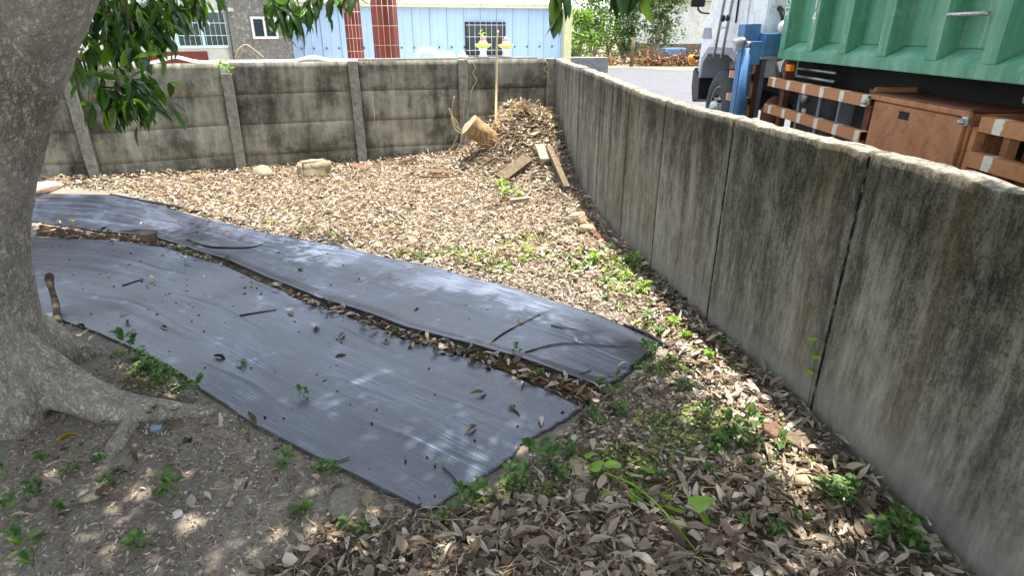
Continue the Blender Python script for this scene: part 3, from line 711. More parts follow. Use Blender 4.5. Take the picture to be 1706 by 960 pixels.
for a, b, c, t, nl, L in [((430, -40), (455, 5), (485, 25), 5.0, 15, .19), ((500, -50), (480, 5), (478, 42), 5.1, 14, .18), ((540, -50), (520, -10), (505, 18), 5.0, 12, .17), ((590, -50), (565, -20), (545, 2), 5.1, 8, .16), ((600, -60), (578, -20), (590, -6), 5.0, 5, .15),
                          ((960, -90), (935, -40), (925, 0), 2.6, 11, .165), ((900, -80), (915, -30), (928, 8), 2.7, 5, .15), ((1000, -80), (1025, -45), (1035, -28), 2.5, 10, .14), ((1090, -80), (1075, -45), (1062, -25), 2.5, 9, .14), ((985, -80), (995, -50), (1000, -30), 2.6, 3, .10)]:
    spray([pd(*a, t), pd(*b, t), pd(*c, t-.03)], nl, L, 1.6 if t < 3 else 1., .7 if t < 3 else 1.)
for tw_ in TWIGS: tube('twig', tw_[0], tw_[1], 'twig', tree, 6)
LP = np.array(LEAFP); hp = []
for k in range(600):
    b = LP[rng.integers(0, len(LP))]
    if np.hypot(b[0], b[1]) < 3.4: continue
    hp.append(b+rng.normal(0, .075, 3)*np.array([1.2, 1.2, .8])+np.array([0, .12, .03]))
hp = np.array(hp); dv = rng.normal(0, .55, (len(hp), 3)); dv[:, 2] -= 1.0; Rh = np.array([np.array((Vector(d).to_track_quat('X', 'Z') @ Quaternion((1, 0, 0), random.uniform(-.9, .9))).to_matrix()) for d in dv.tolist()])
Vc, Fc = scatter(LT, hp, Rh, rng.uniform(.12, .2, len(hp))); tag(np_mesh('foliage', Vc, Fc, 'crown', tree), None, kind='stuff')
tag(tube('branch_stub', spline([on(97, 545, 0), on(97, 520, .06), on(94, 505, .16), on(97, 500, .22)], 4), [.03, .028, .024, .023, .025, .022, .02, .022, .026, .03, .03, .026, .012][:13], 'twig', None, 9), 'dark broken branch stub leaning against the trunk foot', 'branch')

# ---------------------------------------------------------------- dry leaves
def ragged(tpl, seed, amt=.10):
    v, f = tpl; r_ = np.random.default_rng(seed); v = v.copy(); W_ = v[:, 1].max()-v[:, 1].min()
    v[:, 1] += r_.uniform(-amt, amt, len(v))*W_; v[:, 0] += r_.uniform(-.05, .05, len(v)); v[:, 2] += r_.normal(0, .022, len(v)); return v, f
def half(tpl, k):      # torn leaf: only some of the segments left
    v, f = tpl; return v, f[k[0]:k[1]]
DT = [ragged(leaf_tpl(1, .40, .1, .1, .12, 4, .6), 1), ragged(leaf_tpl(.7, .42, .1, .15, -.08, 3, -.5), 2, .16), ragged(leaf_tpl(1, .28, .1, .15, .10, 4, .4), 3), ragged(leaf_tpl(1, .25, .2, .35, -.10, 4, -.5), 4), ragged(leaf_tpl(1, .34, .05, .05, .14, 4, .5), 5), ragged(leaf_tpl(1, .20, .3, .6, .06, 4, .2), 6), half(ragged(leaf_tpl(1.2, .44, .1, .1, .1, 4, .3), 7, .15), (0, 4)), half(ragged(leaf_tpl(1.2, .40, .1, .1, -.1, 4, -.3), 8, .15), (3, 8)), ragged(leaf_tpl(1, .30, .1, .1, .35, 5, 1.2), 9)]
MATS = [gpoly(A_NEAR+A_FAR[::-1]), gpoly(B_NEAR+B_FAR[::-1])]
def on_mat(x, y): return pip(MATS[0], x, y) | pip(MATS[1], x, y)
def litter(name, polys, label, size=(.06, .14), tilt=.38, pile=.035, mat='litter', kind='stuff', avoid=True, clump=None):
    Xs, Ys = [], []
    for poly, n in polys:
        x, y = sample_poly(poly, n)
        if clump: k = vnoise(x, y, clump[0], 31)*.6+vnoise(x, y, clump[0]*2.7, 32)*.4 > clump[1]; x, y = x[k], y[k]
        Xs.append(x); Ys.append(y)
    x = np.concatenate(Xs); y = np.concatenate(Ys)
    k = np.array([xx < rwx(yy)-.03 for xx, yy in zip(x, y)]) & (y < 9.02+.3005*(x+2.44)) 
    if avoid: k &= ~on_mat(x, y)
    x, y = x[k], y[k]; n = len(x)
    z = gz(x, y)+.008+rng.uniform(0, 1, n)**2*pile
    Rm = rot_random(n, tilt); S = rng.uniform(size[0], size[1], n)
    V, F = scatter(DT, np.stack([x, y, z], 1), Rm, S); o = np_mesh(name, V, F, mat); return tag(o, label, 'leaf litter', None, kind)
FAR = gpoly([(-300, 318), (70, 312), (200, 322), (330, 358), (430, 386), (560, 410), (720, 446), (800, 455), (930, 430), (1040, 440), (1085, 440)])+[(.95, 6.0), (.74, 7.6), (.70, 9.9), (-.75, 9.5), (-2.3, 9.05), (-5.7, 8.0), (-8.5, 7.2)]
MID = gpoly([(720, 446), (870, 485), (1000, 525), (1110, 580), (1190, 570), (1085, 440), (1040, 440), (930, 430), (800, 455)])
WALLSTRIP = gpoly([(1060, 430), (1085, 425), (1187, 550), (1355, 690), (1650, 985), (1500, 1000), (1300, 820), (1190, 690), (1130, 600), (1090, 540)])
FRONT = gpoly([(430, 960), (560, 870), (700, 868), (830, 850), (1000, 830), (1200, 770), (1300, 820), (1500, 1000), (1600, 1300), (300, 1300)])
SPARSE = gpoly([(980, 690), (1120, 590), (1200, 690), (1290, 810), (1000, 835), (740, 865), (900, 770)])
LEFTD = gpoly([(0, 800), (200, 600), (380, 690), (700, 865), (560, 880), (430, 970), (0, 1100)])
litter('leaf_litter', [(FAR, 24000), (MID, 900)], 'sunlit carpet of dry brown leaves in the back of the yard', (.022, .09), .45, .055)
litter('leaf_litter', [(WALLSTRIP, 1700), (FRONT, 2100), (SPARSE, 150), (LEFTD, 60)], 'shaded dry leaf litter along the right wall and foreground', (.03, .105), .45, .04)
litter('leaf_crumbs', [(FRONT, 5000), (WALLSTRIP, 2000), (SPARSE, 700), (MID, 1500), (FAR, 7000)], 'broken leaf pieces among the litter', (.02, .055), .5, .035)
litter('leaf_crumbs', [(FRONT, 5500), (WALLSTRIP, 2200), (SPARSE, 3800), (LEFTD, 5200), (MID, 3500)], 'small crumbs of dead leaf and bark on the soil', (.008, .028), .5, .012)
litter('leaf_litter', [(gpoly([(440, 468), (540, 508), (680, 558), (850, 608), (1010, 660), (985, 692), (850, 638), (680, 574), (520, 514)]), 420), (gpoly([(60, 374), (180, 390), (270, 405), (375, 438), (370, 446), (270, 416), (180, 403), (60, 394)]), 200)], 'dry leaf bits packed in the gap between the mats', (.025, .08), .5, .03, avoid=False)
# heap in the corner
n = 6000; r = np.abs(rng.normal(0, 1, n)); a = rng.uniform(0, 2*np.pi, n)
x = PILE[0]+r*np.cos(a)*.42; y = PILE[1]-.25+r*np.sin(a)*.65; k = (x < np.array([rwx(v) for v in y])-.04) & (y < 9.05+.3005*(x+2.44)); x, y = x[k], y[k]
V, F = scatter(DT, np.stack([x, y, gz(x, y)+rng.uniform(0, .05, len(x))], 1), rot_random(len(x), .8), rng.uniform(.04, .13, len(x)))
tag(np_mesh('leaf_heap', V, F, 'litter'), 'tall heap of dry leaves and straw in the wall corner', 'leaf heap', None, 'stuff')
def straws(name, X, Y, L, label, r=.0022, up=.3, lay=.01):
    V, F = [], []
    for x, y in zip(X, Y):
        l = random.uniform(*L); a = random.uniform(0, 6.28); e = random.gauss(0, up); z = gzf(x, y)+random.uniform(lay, lay+.05)
        d = Vector((math.cos(a)*math.cos(e), math.sin(a)*math.cos(e), abs(math.sin(e)))); b = Vector((random.gauss(0, .25), random.gauss(0, .25), random.gauss(0, .12)))*l
        p = Vector((x, y, z)); v, f = tube_data([p, p+d*l*.5+b*.5, p+d*l], [r, r, r*.6], 3, False, len(V)); V += v; F += f
    return tag(raw(name, V, F, 'straw'), label, 'straw', None, 'stuff')
straws('straw', x[:1700], y[:1700], (.05, .24), 'thin dry straw and stems over the corner heap', .0024, .13)
fx, fy = sample_poly(FAR, 2600); k = (fy < 9.0+.3005*(fx+2.44)) & (fx > -6.5); straws('straw', fx[k], fy[k], (.06, .3), 'dry stems strewn over the back leaf carpet', .002, .2)
fx, fy = sample_poly(FRONT, 700); straws('straw', fx, fy, (.05, .2), 'thin dry stems among the foreground leaves', .0012, .15)
fx, fy = sample_poly(LEFTD, 300); straws('straw', fx, fy, (.03, .09), 'tiny dry stems on the bare soil by the tree', .0009, .1)
# single leaves: those lying on the mats, and the largest ones near the camera
dry_me = []
for args in [(1, .30, .2, .2, .12, 6, .5), (1, .27, .3, .35, -.15, 6, -.6), (1, .34, .1, .1, .2, 6, .8), (1, .25, .3, .6, .08, 6, .2), (1, .32, .1, .15, .3, 6, -.8), (.8, .36, .05, .05, .06, 6, .2), (.7, .42, .05, .1, -.05, 6, -.3), (1, .24, .3, .5, .2, 6, .6)]:
    tv, tf = ragged(leaf_tpl(*args), int(args[1]*100), .07); me = bpy.data.meshes.new('fallen_leaf'); me.from_pydata([tuple(q) for q in tv], [], [tuple(int(i) for i in q) for q in tf]); me.materials.append(MT['dryleaf'])
    me.polygons.foreach_set('use_smooth', [True]*len(me.polygons)); dry_me.append(me)
NLEAF = 0
def fallen(p, L, label, group, yaw=None, tilt=.25, mat=None):
    global NLEAF
    o = bpy.data.objects.new('fallen_leaf', random.choice(dry_me)); C.objects.link(o); NLEAF += 1
    if mat: o.data = o.data.copy(); o.data.materials[0] = MT[mat]
    o.location = p; o.rotation_euler = (random.gauss(0, tilt), random.gauss(0, tilt), random.uniform(0, 6.28) if yaw is None else yaw); o.scale = (L, L, L)
    return tag(o, label, 'leaf', group)
GAP = [(435, 470), (455, 478), (470, 488), (485, 490), (500, 497), (515, 505), (530, 512), (545, 520), (560, 527), (575, 531), (600, 541), (618, 547), (632, 553), (648, 560), (655, 571), (668, 571), (680, 567), (693, 575), (705, 577), (715, 580), (728, 583), (742, 590), (752, 588), (765, 592), (780, 597), (792, 600), (805, 604), (818, 598), (830, 610), (843, 600), (852, 612), (860, 604), (868, 618), (880, 622), (893, 628), (905, 634), (915, 640), (928, 646), (940, 652), (952, 660), (962, 668), (975, 676), (985, 682), (100, 380), (125, 386), (150, 392), (170, 394), (195, 399), (215, 402), (300, 413), (315, 418), (330, 424)]
for q in GAP: fallen(on(q[0]+random.uniform(-5, 5), q[1]+random.uniform(-3, 4), .03), random.uniform(.07, .12), 'curled dry leaf caught in the gap between the two black mats', 'leaves between the mats', None, .45)
ON_MAT = [(308, 487), (357, 599), (275, 428), (340, 463), (420, 473), (375, 392), (240, 373), (600, 470), (615, 473), (690, 521), (672, 545), (540, 640), (810, 660), (848, 690), (900, 700), (795, 716), (200, 530), (280, 552), (230, 560), (505, 455), (490, 530), (528, 546), (575, 560), (730, 536), (960, 575), (1045, 612), (865, 545), (180, 462), (260, 470), (560, 600), (620, 520)]
for q in ON_MAT: fallen(on(*q, .021), random.uniform(.06, .11), 'single dry brown leaf lying on the black mat', 'leaves on the mats')
EDGE = [(415, 725), (405, 712), (428, 720), (490, 797), (520, 800), (545, 815), (505, 806), (610, 855), (618, 862), (745, 885), (755, 870), (700, 872), (800, 900), (830, 830), (838, 840), (960, 735), (985, 740), (1000, 720), (455, 758), (320, 748), (160, 835), (152, 826), (310, 938), (215, 545), (120, 545), (130, 552), (112, 548), (152, 556), (165, 562)]
for q in EDGE: fallen(on(*q, .03), random.uniform(.07, .13), 'dry leaf on the soil beside the near mat edge', 'leaves at the mat edge')
fallen(on(95, 748, .03), .12, 'bright yellow leaf on the soil under the tree trunk', None, 1.2, .15, 'yellowleaf')
NEAR = gpoly([(480, 958), (560, 885), (720, 878), (1000, 850), (1220, 800), (1330, 830), (1560, 958)])
fx, fy = sample_poly(NEAR, 300-NLEAF)
for a, b in zip(fx, fy):
    if a < rwx(b)-.08: fallen(Vector((a, b, gzf(a, b)+random.uniform(.02, .055))), random.uniform(.06, .125), 'large dry leaf in the foreground leaf litter', 'foreground leaves', None, .4)
# ---------------------------------------------------------------- behind the back wall
ledge = box('low_wall', (-4.2, -.11, .4), (1.95, .11, 1.405), 'ledge', None, .012, Matrix.Translation((-1.4, 12.6, 0)) @ Matrix.Rotation(R(14), 4, 'Z'))
tag(ledge, 'low grey courtyard wall just behind the panel wall', 'wall')
# white bench back with humps
bench = empty('garden_bench', (-4.6, 10.6, .43), 'long white bench with humped back showing above the panel wall', 'bench')
def hump(x):
    return 1.425+.085*math.exp(-((x+5.65)/.22)**2)+.07*math.exp(-((x+3.55)/.2)**2)+.06*math.exp(-((x+7.6)/.22)**2)
V, F = [], []; N_ = 90
for i in range(N_+1):
    x = -8.3+5.5*i/N_; z = hump(x); y = 11.35+.29*(x+3.5)
    for dx, dz in ((0, 0), (.06, 0), (.06, -.045), (0, -.045)): V.append((x+dx*.1, y+dx, z+dz))
for i in range(N_):
    for j in range(4): F.append([i*4+j, i*4+(j+1) % 4, i*4+4+(j+1) % 4, i*4+4+j])
F += [[0, 1, 2, 3], [N_*4+3, N_*4+2, N_*4+1, N_*4]]
raw('backrest', V, F, 'whiteplastic', bench, False)
for x in (-8.0, -6.4, -4.8, -3.1):
    y = 11.38+.29*(x+3.5); box('support', (x-.04, y-.03, .43), (x+.04, y+.03, hump(x)-.05), 'whiteplastic', bench, .008)
V, F = [], []
for x in (-8.2, -2.9):
    y = 11.4+.29*(x+3.5); V += [(x, y, .86), (x-.1, y+.4, .86), (x, y, .81), (x-.1, y+.4, .81)]
raw('seat', V, [[0, 4, 5, 1], [2, 3, 7, 6], [0, 2, 6, 4], [1, 5, 7, 3], [0, 1, 3, 2], [4, 6, 7, 5]], 'whiteplastic', bench)
def plastic_chair(px, t, w, h, label, rot=0):
    base = D(px, 100, t); x, y = base.x, base.y
    ch = empty('plastic_chair', (x, y, .43), label, 'chair')
    zt = 1.40+h; pts = [(x-w/2*1.02, y, .88)]+[(x+w/2*math.cos(a), y+.02*math.sin(a), zt-h*1.3+h*1.3*math.sin(a)) for a in np.linspace(math.pi*.95, math.pi*.05, 15)]+[(x+w/2*1.02, y, .88)]
    V, F = [], []
    for i, p in enumerate(pts):
        p = Vector(p); q = pts[min(i+1, len(pts)-1)]; r_ = pts[max(i-1, 0)]; d = (Vector(q)-Vector(r_)).normalized(); n = Vector((d.z, 0, -d.x))
        for a, b in ((0, -.02), (.12, -.03), (.12, .02), (0, .02)): V.append(p+n*a+Vector((0, b, 0)))
    for i in range(len(pts)-1):
        for j in range(4): F.append([i*4+j, i*4+(j+1) % 4, i*4+4+(j+1) % 4, i*4+4+j])
    F += [[0, 1, 2, 3], [len(V)-1, len(V)-2, len(V)-3, len(V)-4]]
    raw('backrest', V, F, 'whiteplastic', ch)
    for k in range(3): box('slat', (x-.12+.1*k, y-.006, .88), (x-.08+.1*k, y+.008, zt-.12), 'whiteplastic', ch, .003)
    box('seat', (x-w/2, y-.42, .85), (x+w/2, y+.03, .885), 'whiteplastic', ch, .015)
    for sx in (-1, 1):
        for sy in (-.38, 0): tube('leg', [(x+sx*w*.46, y+sy, .86), (x+sx*w*.52, y+sy*1.1, .435)], .022, 'whiteplastic', ch, 8)
plastic_chair(712, 11.9, .60, .21, 'white plastic chair with round back next to the red column')
plastic_chair(744, 13.0, .40, .09, 'smaller white plastic chair back right of the big one')
def ledge_pt(px, dz=0):
    best = None
    for i in range(400):
        t = 10+.01*i; p = D(px, 95, t); yl = 12.6+math.tan(R(14))*(p.x+1.4)
        if p.y >= yl: best = Vector((p.x, yl, 1.407)); break
    return best
def planter(px, label, s, sprout, zoff=0):
    p = ledge_pt(px); o = empty('ornamental_planter', p, label, 'planter'); s_ = s
    lathe('pedestal', [(.10*s, 0), (.11*s, .02*s), (.085*s, .05*s), (.07*s, .12*s), (.10*s, .18*s), (.105*s, .20*s)], 'potwhite', o, p, 8, smooth=False)
    lathe('bowl', [(.08*s, .20*s), (.15*s, .22*s), (.19*s, .26*s), (.195*s, .285*s), (.17*s, .29*s), (.12*s, .285*s)], 'potlime', o, p, 24)
    lathe('lid', [(.10*s, .285*s), (.11*s, .31*s), (.07*s, .36*s)], 'potwhite', o, p, 18)
    lathe('fruit', [(.02*s, .355*s), (.055*s, .37*s), (.066*s, .41*s), (.05*s, .45*s), (.012*s, .475*s)], 'peach', o, p, 16)
    if sprout:
        V_, F_ = scatter(LT, np.tile(np.array(p)+[0, 0, .5*s], (9, 1))+rng.normal(0, .02, (9, 3)), rot_random(9, .9), rng.uniform(.08, .14, 9)*s); np_mesh('sprout', V_, F_, 'lime', o)
planter(805, 'lime and white footed planter with green sprout above the wall', .85, True)
planter(843, 'lime and white footed planter with pink knob above the wall', .8, False)
p = ledge_pt(771); tag(lathe('white_cap', [(.10, 0), (.105, .03), (.06, .05), (.045, .09), (.015, .12), (.004, .14)], 'whiteplastic', None, p, 14), 'small white pointed cap standing on the low wall', 'ornament')

def column(px, t, r, label, rowh):
    b = D(px, 100, t); o = empty('tiled_column', (b.x, b.y, .43), label, 'column', None)
    lathe('core', [(r-.006, .43), (r-.006, 3.6)], 'grout', o, (b.x, b.y, 0), 36)
    nt = 14; me = None; z = .45; w = 2*math.pi/nt
    V, F = [], []; g = .007
    for k in range(5):
        a = -w/2+g/r+(w-2*g/r)*k/4
        for rr in (r-.004, r):
            for zz in (g, rowh-g): V.append((rr*math.cos(a), rr*math.sin(a), zz))
    for k in range(4):
        c_ = k*4; F += [[c_+2, c_+6, c_+7, c_+3], [c_+3, c_+7, c_+5, c_+1], [c_+2, c_, c_+4, c_+6]]
    F += [[0, 2, 3, 1], [16, 17, 19, 18]]
    me = bpy.data.meshes.new('tile'); me.from_pydata(V, [], F); me.materials.append(MT['tile'])
    j = 0
    while z < 3.4:
        for k in range(nt):
            q = bpy.data.objects.new('tile', me); C.objects.link(q); q.location = (b.x, b.y, z); q.rotation_euler = (0, 0, k*w+.06)
            q.parent = o; q.matrix_parent_inverse = Matrix.Translation(-o.location)
        z += rowh
column(646, 13.2, .275, 'nearer and wider red tiled round column in front of blue house', .385)
column(594, 16.0, .215, 'thinner red tiled round column left of the wider one', .315)

# blue sheet-metal house
BH0 = D(470, 60, 16.6); BH1 = D(938, 60, 19.2); bd = Vector((BH1.x-BH0.x, BH1.y-BH0.y, 0)); BL = bd.length; bd.normalize(); bn = Vector((bd.y, -bd.x, 0))
HB = Matrix(((bd.x, -bn.x, 0, BH0.x), (bd.y, -bn.y, 0, BH0.y), (0, 0, 1, 0), (0, 0, 0, 1)))   # local: x along, y away from viewer
bh = empty('blue_house', (BH0.x, BH0.y, .43), 'low pale blue sheet metal house with cream roof', 'house')
def hx(px):   # distance along the facade seen at a pixel column
    r_ = ray(px, 60); det = r_[0]*(-bd.y)+r_[1]*bd.x; t = (BH0.x*(-bd.y)+BH0.y*bd.x)/det; return (Vector((r_[0]*t, r_[1]*t, 0))-Vector((BH0.x, BH0.y, 0))).dot(bd)
EAVE = 2.66
box('wall', (0, .03, .4), (BL, 6, EAVE-.05), 'bluesheet', bh, 0, HB)
x0 = 0; pw = .52; wx0, wx1, wz0, wz1 = hx(776), hx(840), 1.24, 2.10
while x0 < BL-.05:
    x1 = min(BL, x0+pw)
    prof = [(x0+.004, 0), (x0+.02, -.028), (x0+.05, -.028), (x0+.065, 0), ((x0+x1)/2-.02, 0), ((x0+x1)/2, -.012), ((x0+x1)/2+.02, 0), (x1-.002, 0)]
    V, F = [], []
    for x_, y_ in prof: V += [HB @ Vector((x_, y_+.012, .42)), HB @ Vector((x_, y_+.012, EAVE-.03))]
    for i in range(len(prof)-1): F.append([2*i, 2*i+2, 2*i+3, 2*i+1])
    raw('wall_panel', V, F, 'bluesheet', bh); x0 = x1
bm = bmesh.new()
for px in list(range(500, 935, 21)):
    x_ = hx(px); bm_box(bm, (x_-.014, -.03, 1.40), (x_+.014, -.002, 1.455), 0, HB)
tag(from_bm('bolts', bm, 'chassis', bh), None, kind='stuff')
wn = box('window', (wx0-.03, -.045, wz0-.03), (wx1+.03, -.01, wz1+.03), 'black', bh, .004, HB)
xm = (wx0+wx1)/2
for a, b in ((wx0+.02, xm-.03), (xm+.03, wx1-.02)): box('pane', (a, -.052, wz0+.02), (b, -.046, wz1-.02), 'glass', wn, 0, HB)
for k in range(7): x_ = wx0+(wx1-wx0)*(k+.5)/7; tube('grille_bar', [HB @ Vector((x_, -.09, wz0-.05)), HB @ Vector((x_, -.09, wz1+.05))], .006, 'whiteplastic', wn, 6)
for z_ in (wz0+.1, (wz0+wz1)/2+.05, wz1-.05): tube('grille_bar', [HB @ Vector((wx0-.02, -.09, z_)), HB @ Vector((wx1+.02, -.09, z_))], .007, 'whiteplastic', wn, 6)
box('window_sill', (wx0-.05, -.1, wz0-.30), (wx1+.05, .0, wz0-.04), 'ledge', bh, .01, HB)
box('corner_pillar', (BL-.02, -.14, .42), (BL+.24, .2, EAVE-.1), 'yellowpaint', bh, .01, HB)
lathe('pillar_cap', [(.10, 0), (.12, .05), (.07, .12), (.05, .2), (.01, .24)], 'whiteplain', bh, HB @ Vector((BL+.11, .03, EAVE-.1)), 14)
V, F = [], []; nR = int((BL+.5)/.085)
for i in range(nR+1):
    x_ = -.25+(BL+.5)*i/nR; z_ = .022*(1 if i % 2 else -1)
    V += [HB @ Vector((x_, -.30, EAVE+z_-.02)), HB @ Vector((x_, 3.2, EAVE+.75+z_))]
for i in range(nR): F.append([2*i, 2*i+2, 2*i+3, 2*i+1])
rf = raw('roof', V, F, 'roof', bh); so = rf.modifiers.new('t', 'SOLIDIFY'); so.thickness = .02
box('fascia', (-.2, -.24, EAVE-.14), (BL+.2, -.2, EAVE-.055), 'roof', bh, .004, HB)

# stained grey house at the left
gA = D(250, 60, 14.2); gB = D(486, 60, 15.6); gd = Vector((gB.x-gA.x, gB.y-gA.y, 0)); GL = gd.length; gd.normalize(); gn = Vector((gd.y, -gd.x, 0))
HG = Matrix(((gd.x, -gn.x, 0, gA.x), (gd.y, -gn.y, 0, gA.y), (0, 0, 1, 0), (0, 0, 0, 1)))
gh = empty('grey_house', (gA.x, gA.y, .43), 'stained grey cement house with barred window behind the left wall', 'house')
def gx(px):
    r_ = ray(px, 60); det = r_[0]*(-gd.y)+r_[1]*gd.x; t = (gA.x*(-gd.y)+gA.y*gd.x)/det; return (Vector((r_[0]*t, r_[1]*t, 0))-Vector((gA.x, gA.y, 0))).dot(gd)
xc = gx(385)
box('wall', (xc, 0, .4), (GL, 5, 4.2), 'greywall', gh, .01, HG)
box('wall', (-6, .12, .4), (xc-.003, 5, 4.2), 'greyplain', gh, .01, HG)
box('dado', (-6, .09, .4), (xc-.6, .117, 1.42), 'tile', gh, .005, HG)
box('downpipe', (xc-.1, .03, .45), (xc-.04, .115, 4.1), 'ledge', gh, .02, HG)
def gwin(xa, xb, za, zb, y, fm, bars, mull=1):
    wn = box('window', (xa, y-.05, za), (xb, y-.003, zb), fm, gh, .006, HG); fw = .06; xm = (xa+xb)/2
    for a, b in ((xa+fw, xm-fw*.5), (xm+fw*.5, xb-fw)): box('pane', (a, y-.058, za+fw), (b, y-.052, zb-fw), 'glass', wn, 0, HG)
    if bars:
        n_ = int((xb-xa)/.11)
        for k in range(n_): x_ = xa+(xb-xa)*(k+.5)/n_; tube('grille_bar', [HG @ Vector((x_, y-.10, za+.02)), HG @ Vector((x_, y-.10, zb-.02))], .005, 'mint', wn, 5)
        for z_ in (za+(zb-za)*.33, za+(zb-za)*.66): tube('grille_bar', [HG @ Vector((xa, y-.10, z_)), HG @ Vector((xb, y-.10, z_))], .009, 'mint', wn, 5)
gwin(gx(292), gx(383), 1.50, 2.36, .12, 'mint', True)
gwin(gx(421), gx(464), 1.70, 2.22, 0, 'whiteplain', False)
box('outlet_box', (gx(387), -.06, 2.33), (gx(396), -.002, 2.41), 'greyplain', gh, .005, HG)
box('roof', (-6.2, -.3, 4.2), (GL+.2, 5.2, 4.35), 'greyplain', gh, .02, HG)

# far things beyond the road
cb = D(972, 108, 22.5); tag(box('concrete_block', (-.85, -.4, .40), (.85, .4, .98), 'ledge', None, .02, Matrix.Translation((cb.x, cb.y, 0)) @ Matrix.Rotation(R(6), 4, 'Z')), 'low grey concrete parapet block beyond the wall corner', 'concrete block')
pw_ = D(691, 100, 5); 
fp = D(1052, 110, 26); tag(tube('fence_post', [(fp.x, fp.y, .4), (fp.x-.02, fp.y, 1.0), (fp.x+.03, fp.y, 1.62)], [.09, .075, .08], 'board', None, 9), 'weathered wooden post in front of the green bushes', 'post')
wa = D(1095, 60, 33); wb = D(1260, 60, 34)
wh = empty('far_house', (wa.x, wa.y, .43), 'pale plastered house partly seen left of the white cab', 'house')
MW = Matrix.Translation((wa.x, wa.y, 0)) @ Matrix.Rotation(math.atan2(wb.y-wa.y, wb.x-wa.x), 4, 'Z')
box('wall', (0, 0, 1.2), (9, 6, 3.35), 'whiteplain', wh, .02, MW); box('base', (0, -.03, .4), (9, 6, 1.19), 'brickgrey', wh, .02, MW)
box('roof', (-.3, -.4, 3.36), (9.3, 6.3, 3.5), 'greyplain', wh, .02, MW); box('door', (.35, -.04, .5), (.55, -.032, 2.6), 'glass', wh, .0, MW)
tag(box('blue_tarp', (-.6, -.3, .44), (.6, .4, 1.1), 'truckblue', None, .08, Matrix.Translation(D(1120, 95, 30).xy.to_3d()) @ Matrix.Rotation(.3, 4, 'Z')), 'blue covered crate in the shade under the bush', 'crate')
BT = [leaf_tpl(1, .4, .1, .2, .2, 2), leaf_tpl(1, .45, .1, .2, .35, 2)]
def bush(name, px, t, w, h, n, mat, label, cat, z0=.45, trunk=True, size=(.12, .24), lime=0):
    b = D(px, 105, t); o = empty(name, (b.x, b.y, .45), label, cat); cl = []
    for i in range(int(9+w*5)):
        a = random.uniform(0, 6.28); rr = random.uniform(0, .42)*w; zz = z0+h*random.uniform(.12, .95); cl.append((b.x+rr*math.cos(a), b.y+rr*math.sin(a)*.8, zz, random.uniform(.16, .30)*w*(1.1-.4*(zz-z0)/h)))
    c_ = np.array(cl); k = rng.integers(0, len(c_), n); d = rng.normal(0, 1, (n, 3)); d /= np.linalg.norm(d, axis=1)[:, None]; rad = c_[k, 3]*rng.uniform(.5, 1, n)**.5
    P_ = c_[k, :3]+d*rad[:, None]; P_[:, 2] = np.maximum(P_[:, 2], .5)
    nl = int(n*lime); V_, F_ = scatter(BT, P_[nl:], rot_random(n-nl, .8), rng.uniform(*size, n-nl)); tag(np_mesh('crown', V_, F_, mat, o), None, kind='stuff')
    if nl: V_, F_ = scatter(BT, P_[:nl]+np.array([0, -.1, .05]), rot_random(nl, .7), rng.uniform(*size, nl)); tag(np_mesh('new_growth', V_, F_, 'bushlime', o), None, kind='stuff')
    if trunk:
        for i in range(5):
            q = Vector(cl[i][:3]); tube('trunk', spline([(b.x+random.uniform(-.1, .1), b.y, .42), ((b.x+q.x)/2+random.uniform(-.2, .2), b.y, z0+h*.25), q], 4), list(np.linspace(.07, .02, 9)), 'bark', o, 7)
bush('bush', 1040, 29, 2.6, 3.2, 2600, 'bush', 'dense green bush left of the forked trunk beyond the road', 'bush', lime=.12)
bush('shade_tree', 1090, 28.5, 2.4, 3.0, 2400, 'bush', 'green bush with forked reddish trunk beyond the road', 'bush', 1.2)
bush('bush', 958, 25, 1.7, 2.2, 1500, 'bushlime', 'bright leafy shrub beside the yellow house pillar', 'shrub')
bush('bush', 985, 31, 2.4, 3.4, 1600, 'bush', 'pale green shrub further back between pillar and bush', 'shrub')
bush('backdrop_tree', 1180, 38, 5, 6, 2600, 'bush', 'large green tree behind the far pale house', 'tree', size=(.2, .4))
bush('backdrop_tree', 1010, 42, 7, 7, 3000, 'bush', 'large green tree behind the bushes beyond the road', 'tree', size=(.2, .4))
def brush(px, t, w, h, n, label):
    b = D(px, 108, t); P_ = np.stack([b.x+rng.normal(0, w*.4, n), b.y+rng.normal(0, .4, n), .46+np.abs(rng.normal(0, h*.5, n))], 1)
    V_, F_ = scatter(BT, P_, rot_random(n, .9), rng.uniform(.1, .22, n)); o = np_mesh('brush_pile', V_, F_, 'brush'); tag(o, label, 'brush pile', None, 'stuff')
    V_, F_ = [], []
    for i in range(26):
        p = Vector((b.x+random.gauss(0, w*.4), b.y+random.gauss(0, .3), .46)); q = p+Vector((random.gauss(0, .5), random.gauss(0, .3), random.uniform(.3, 1.3)*h)); v, f = tube_data([p, (p+q)/2+Vector((random.gauss(0, .1), 0, 0)), q], [.02, .015, .006], 4, False, len(V_)); V_ += v; F_ += f
    raw('branches', V_, F_, 'twig', o)['kind'] = 'stuff'
brush(1085, 26.5, 1.3, .6, 600, 'heap of brown dead branches under the far bush'); brush(1140, 26.5, 1.3, .6, 600, 'heap of brown dead branches near the truck front'); brush(1000, 27, 1.3, .5, 450, 'low heap of grey dead twigs by the fence post')

# ---------------------------------------------------------------- truck with hook arm and green container, parked along the wall
truck = empty('container_truck', (3.8, 5.5, .45), 'white cab truck carrying a green ribbed container behind the right wall', 'truck')
XS = 2.6   # near side of the truck
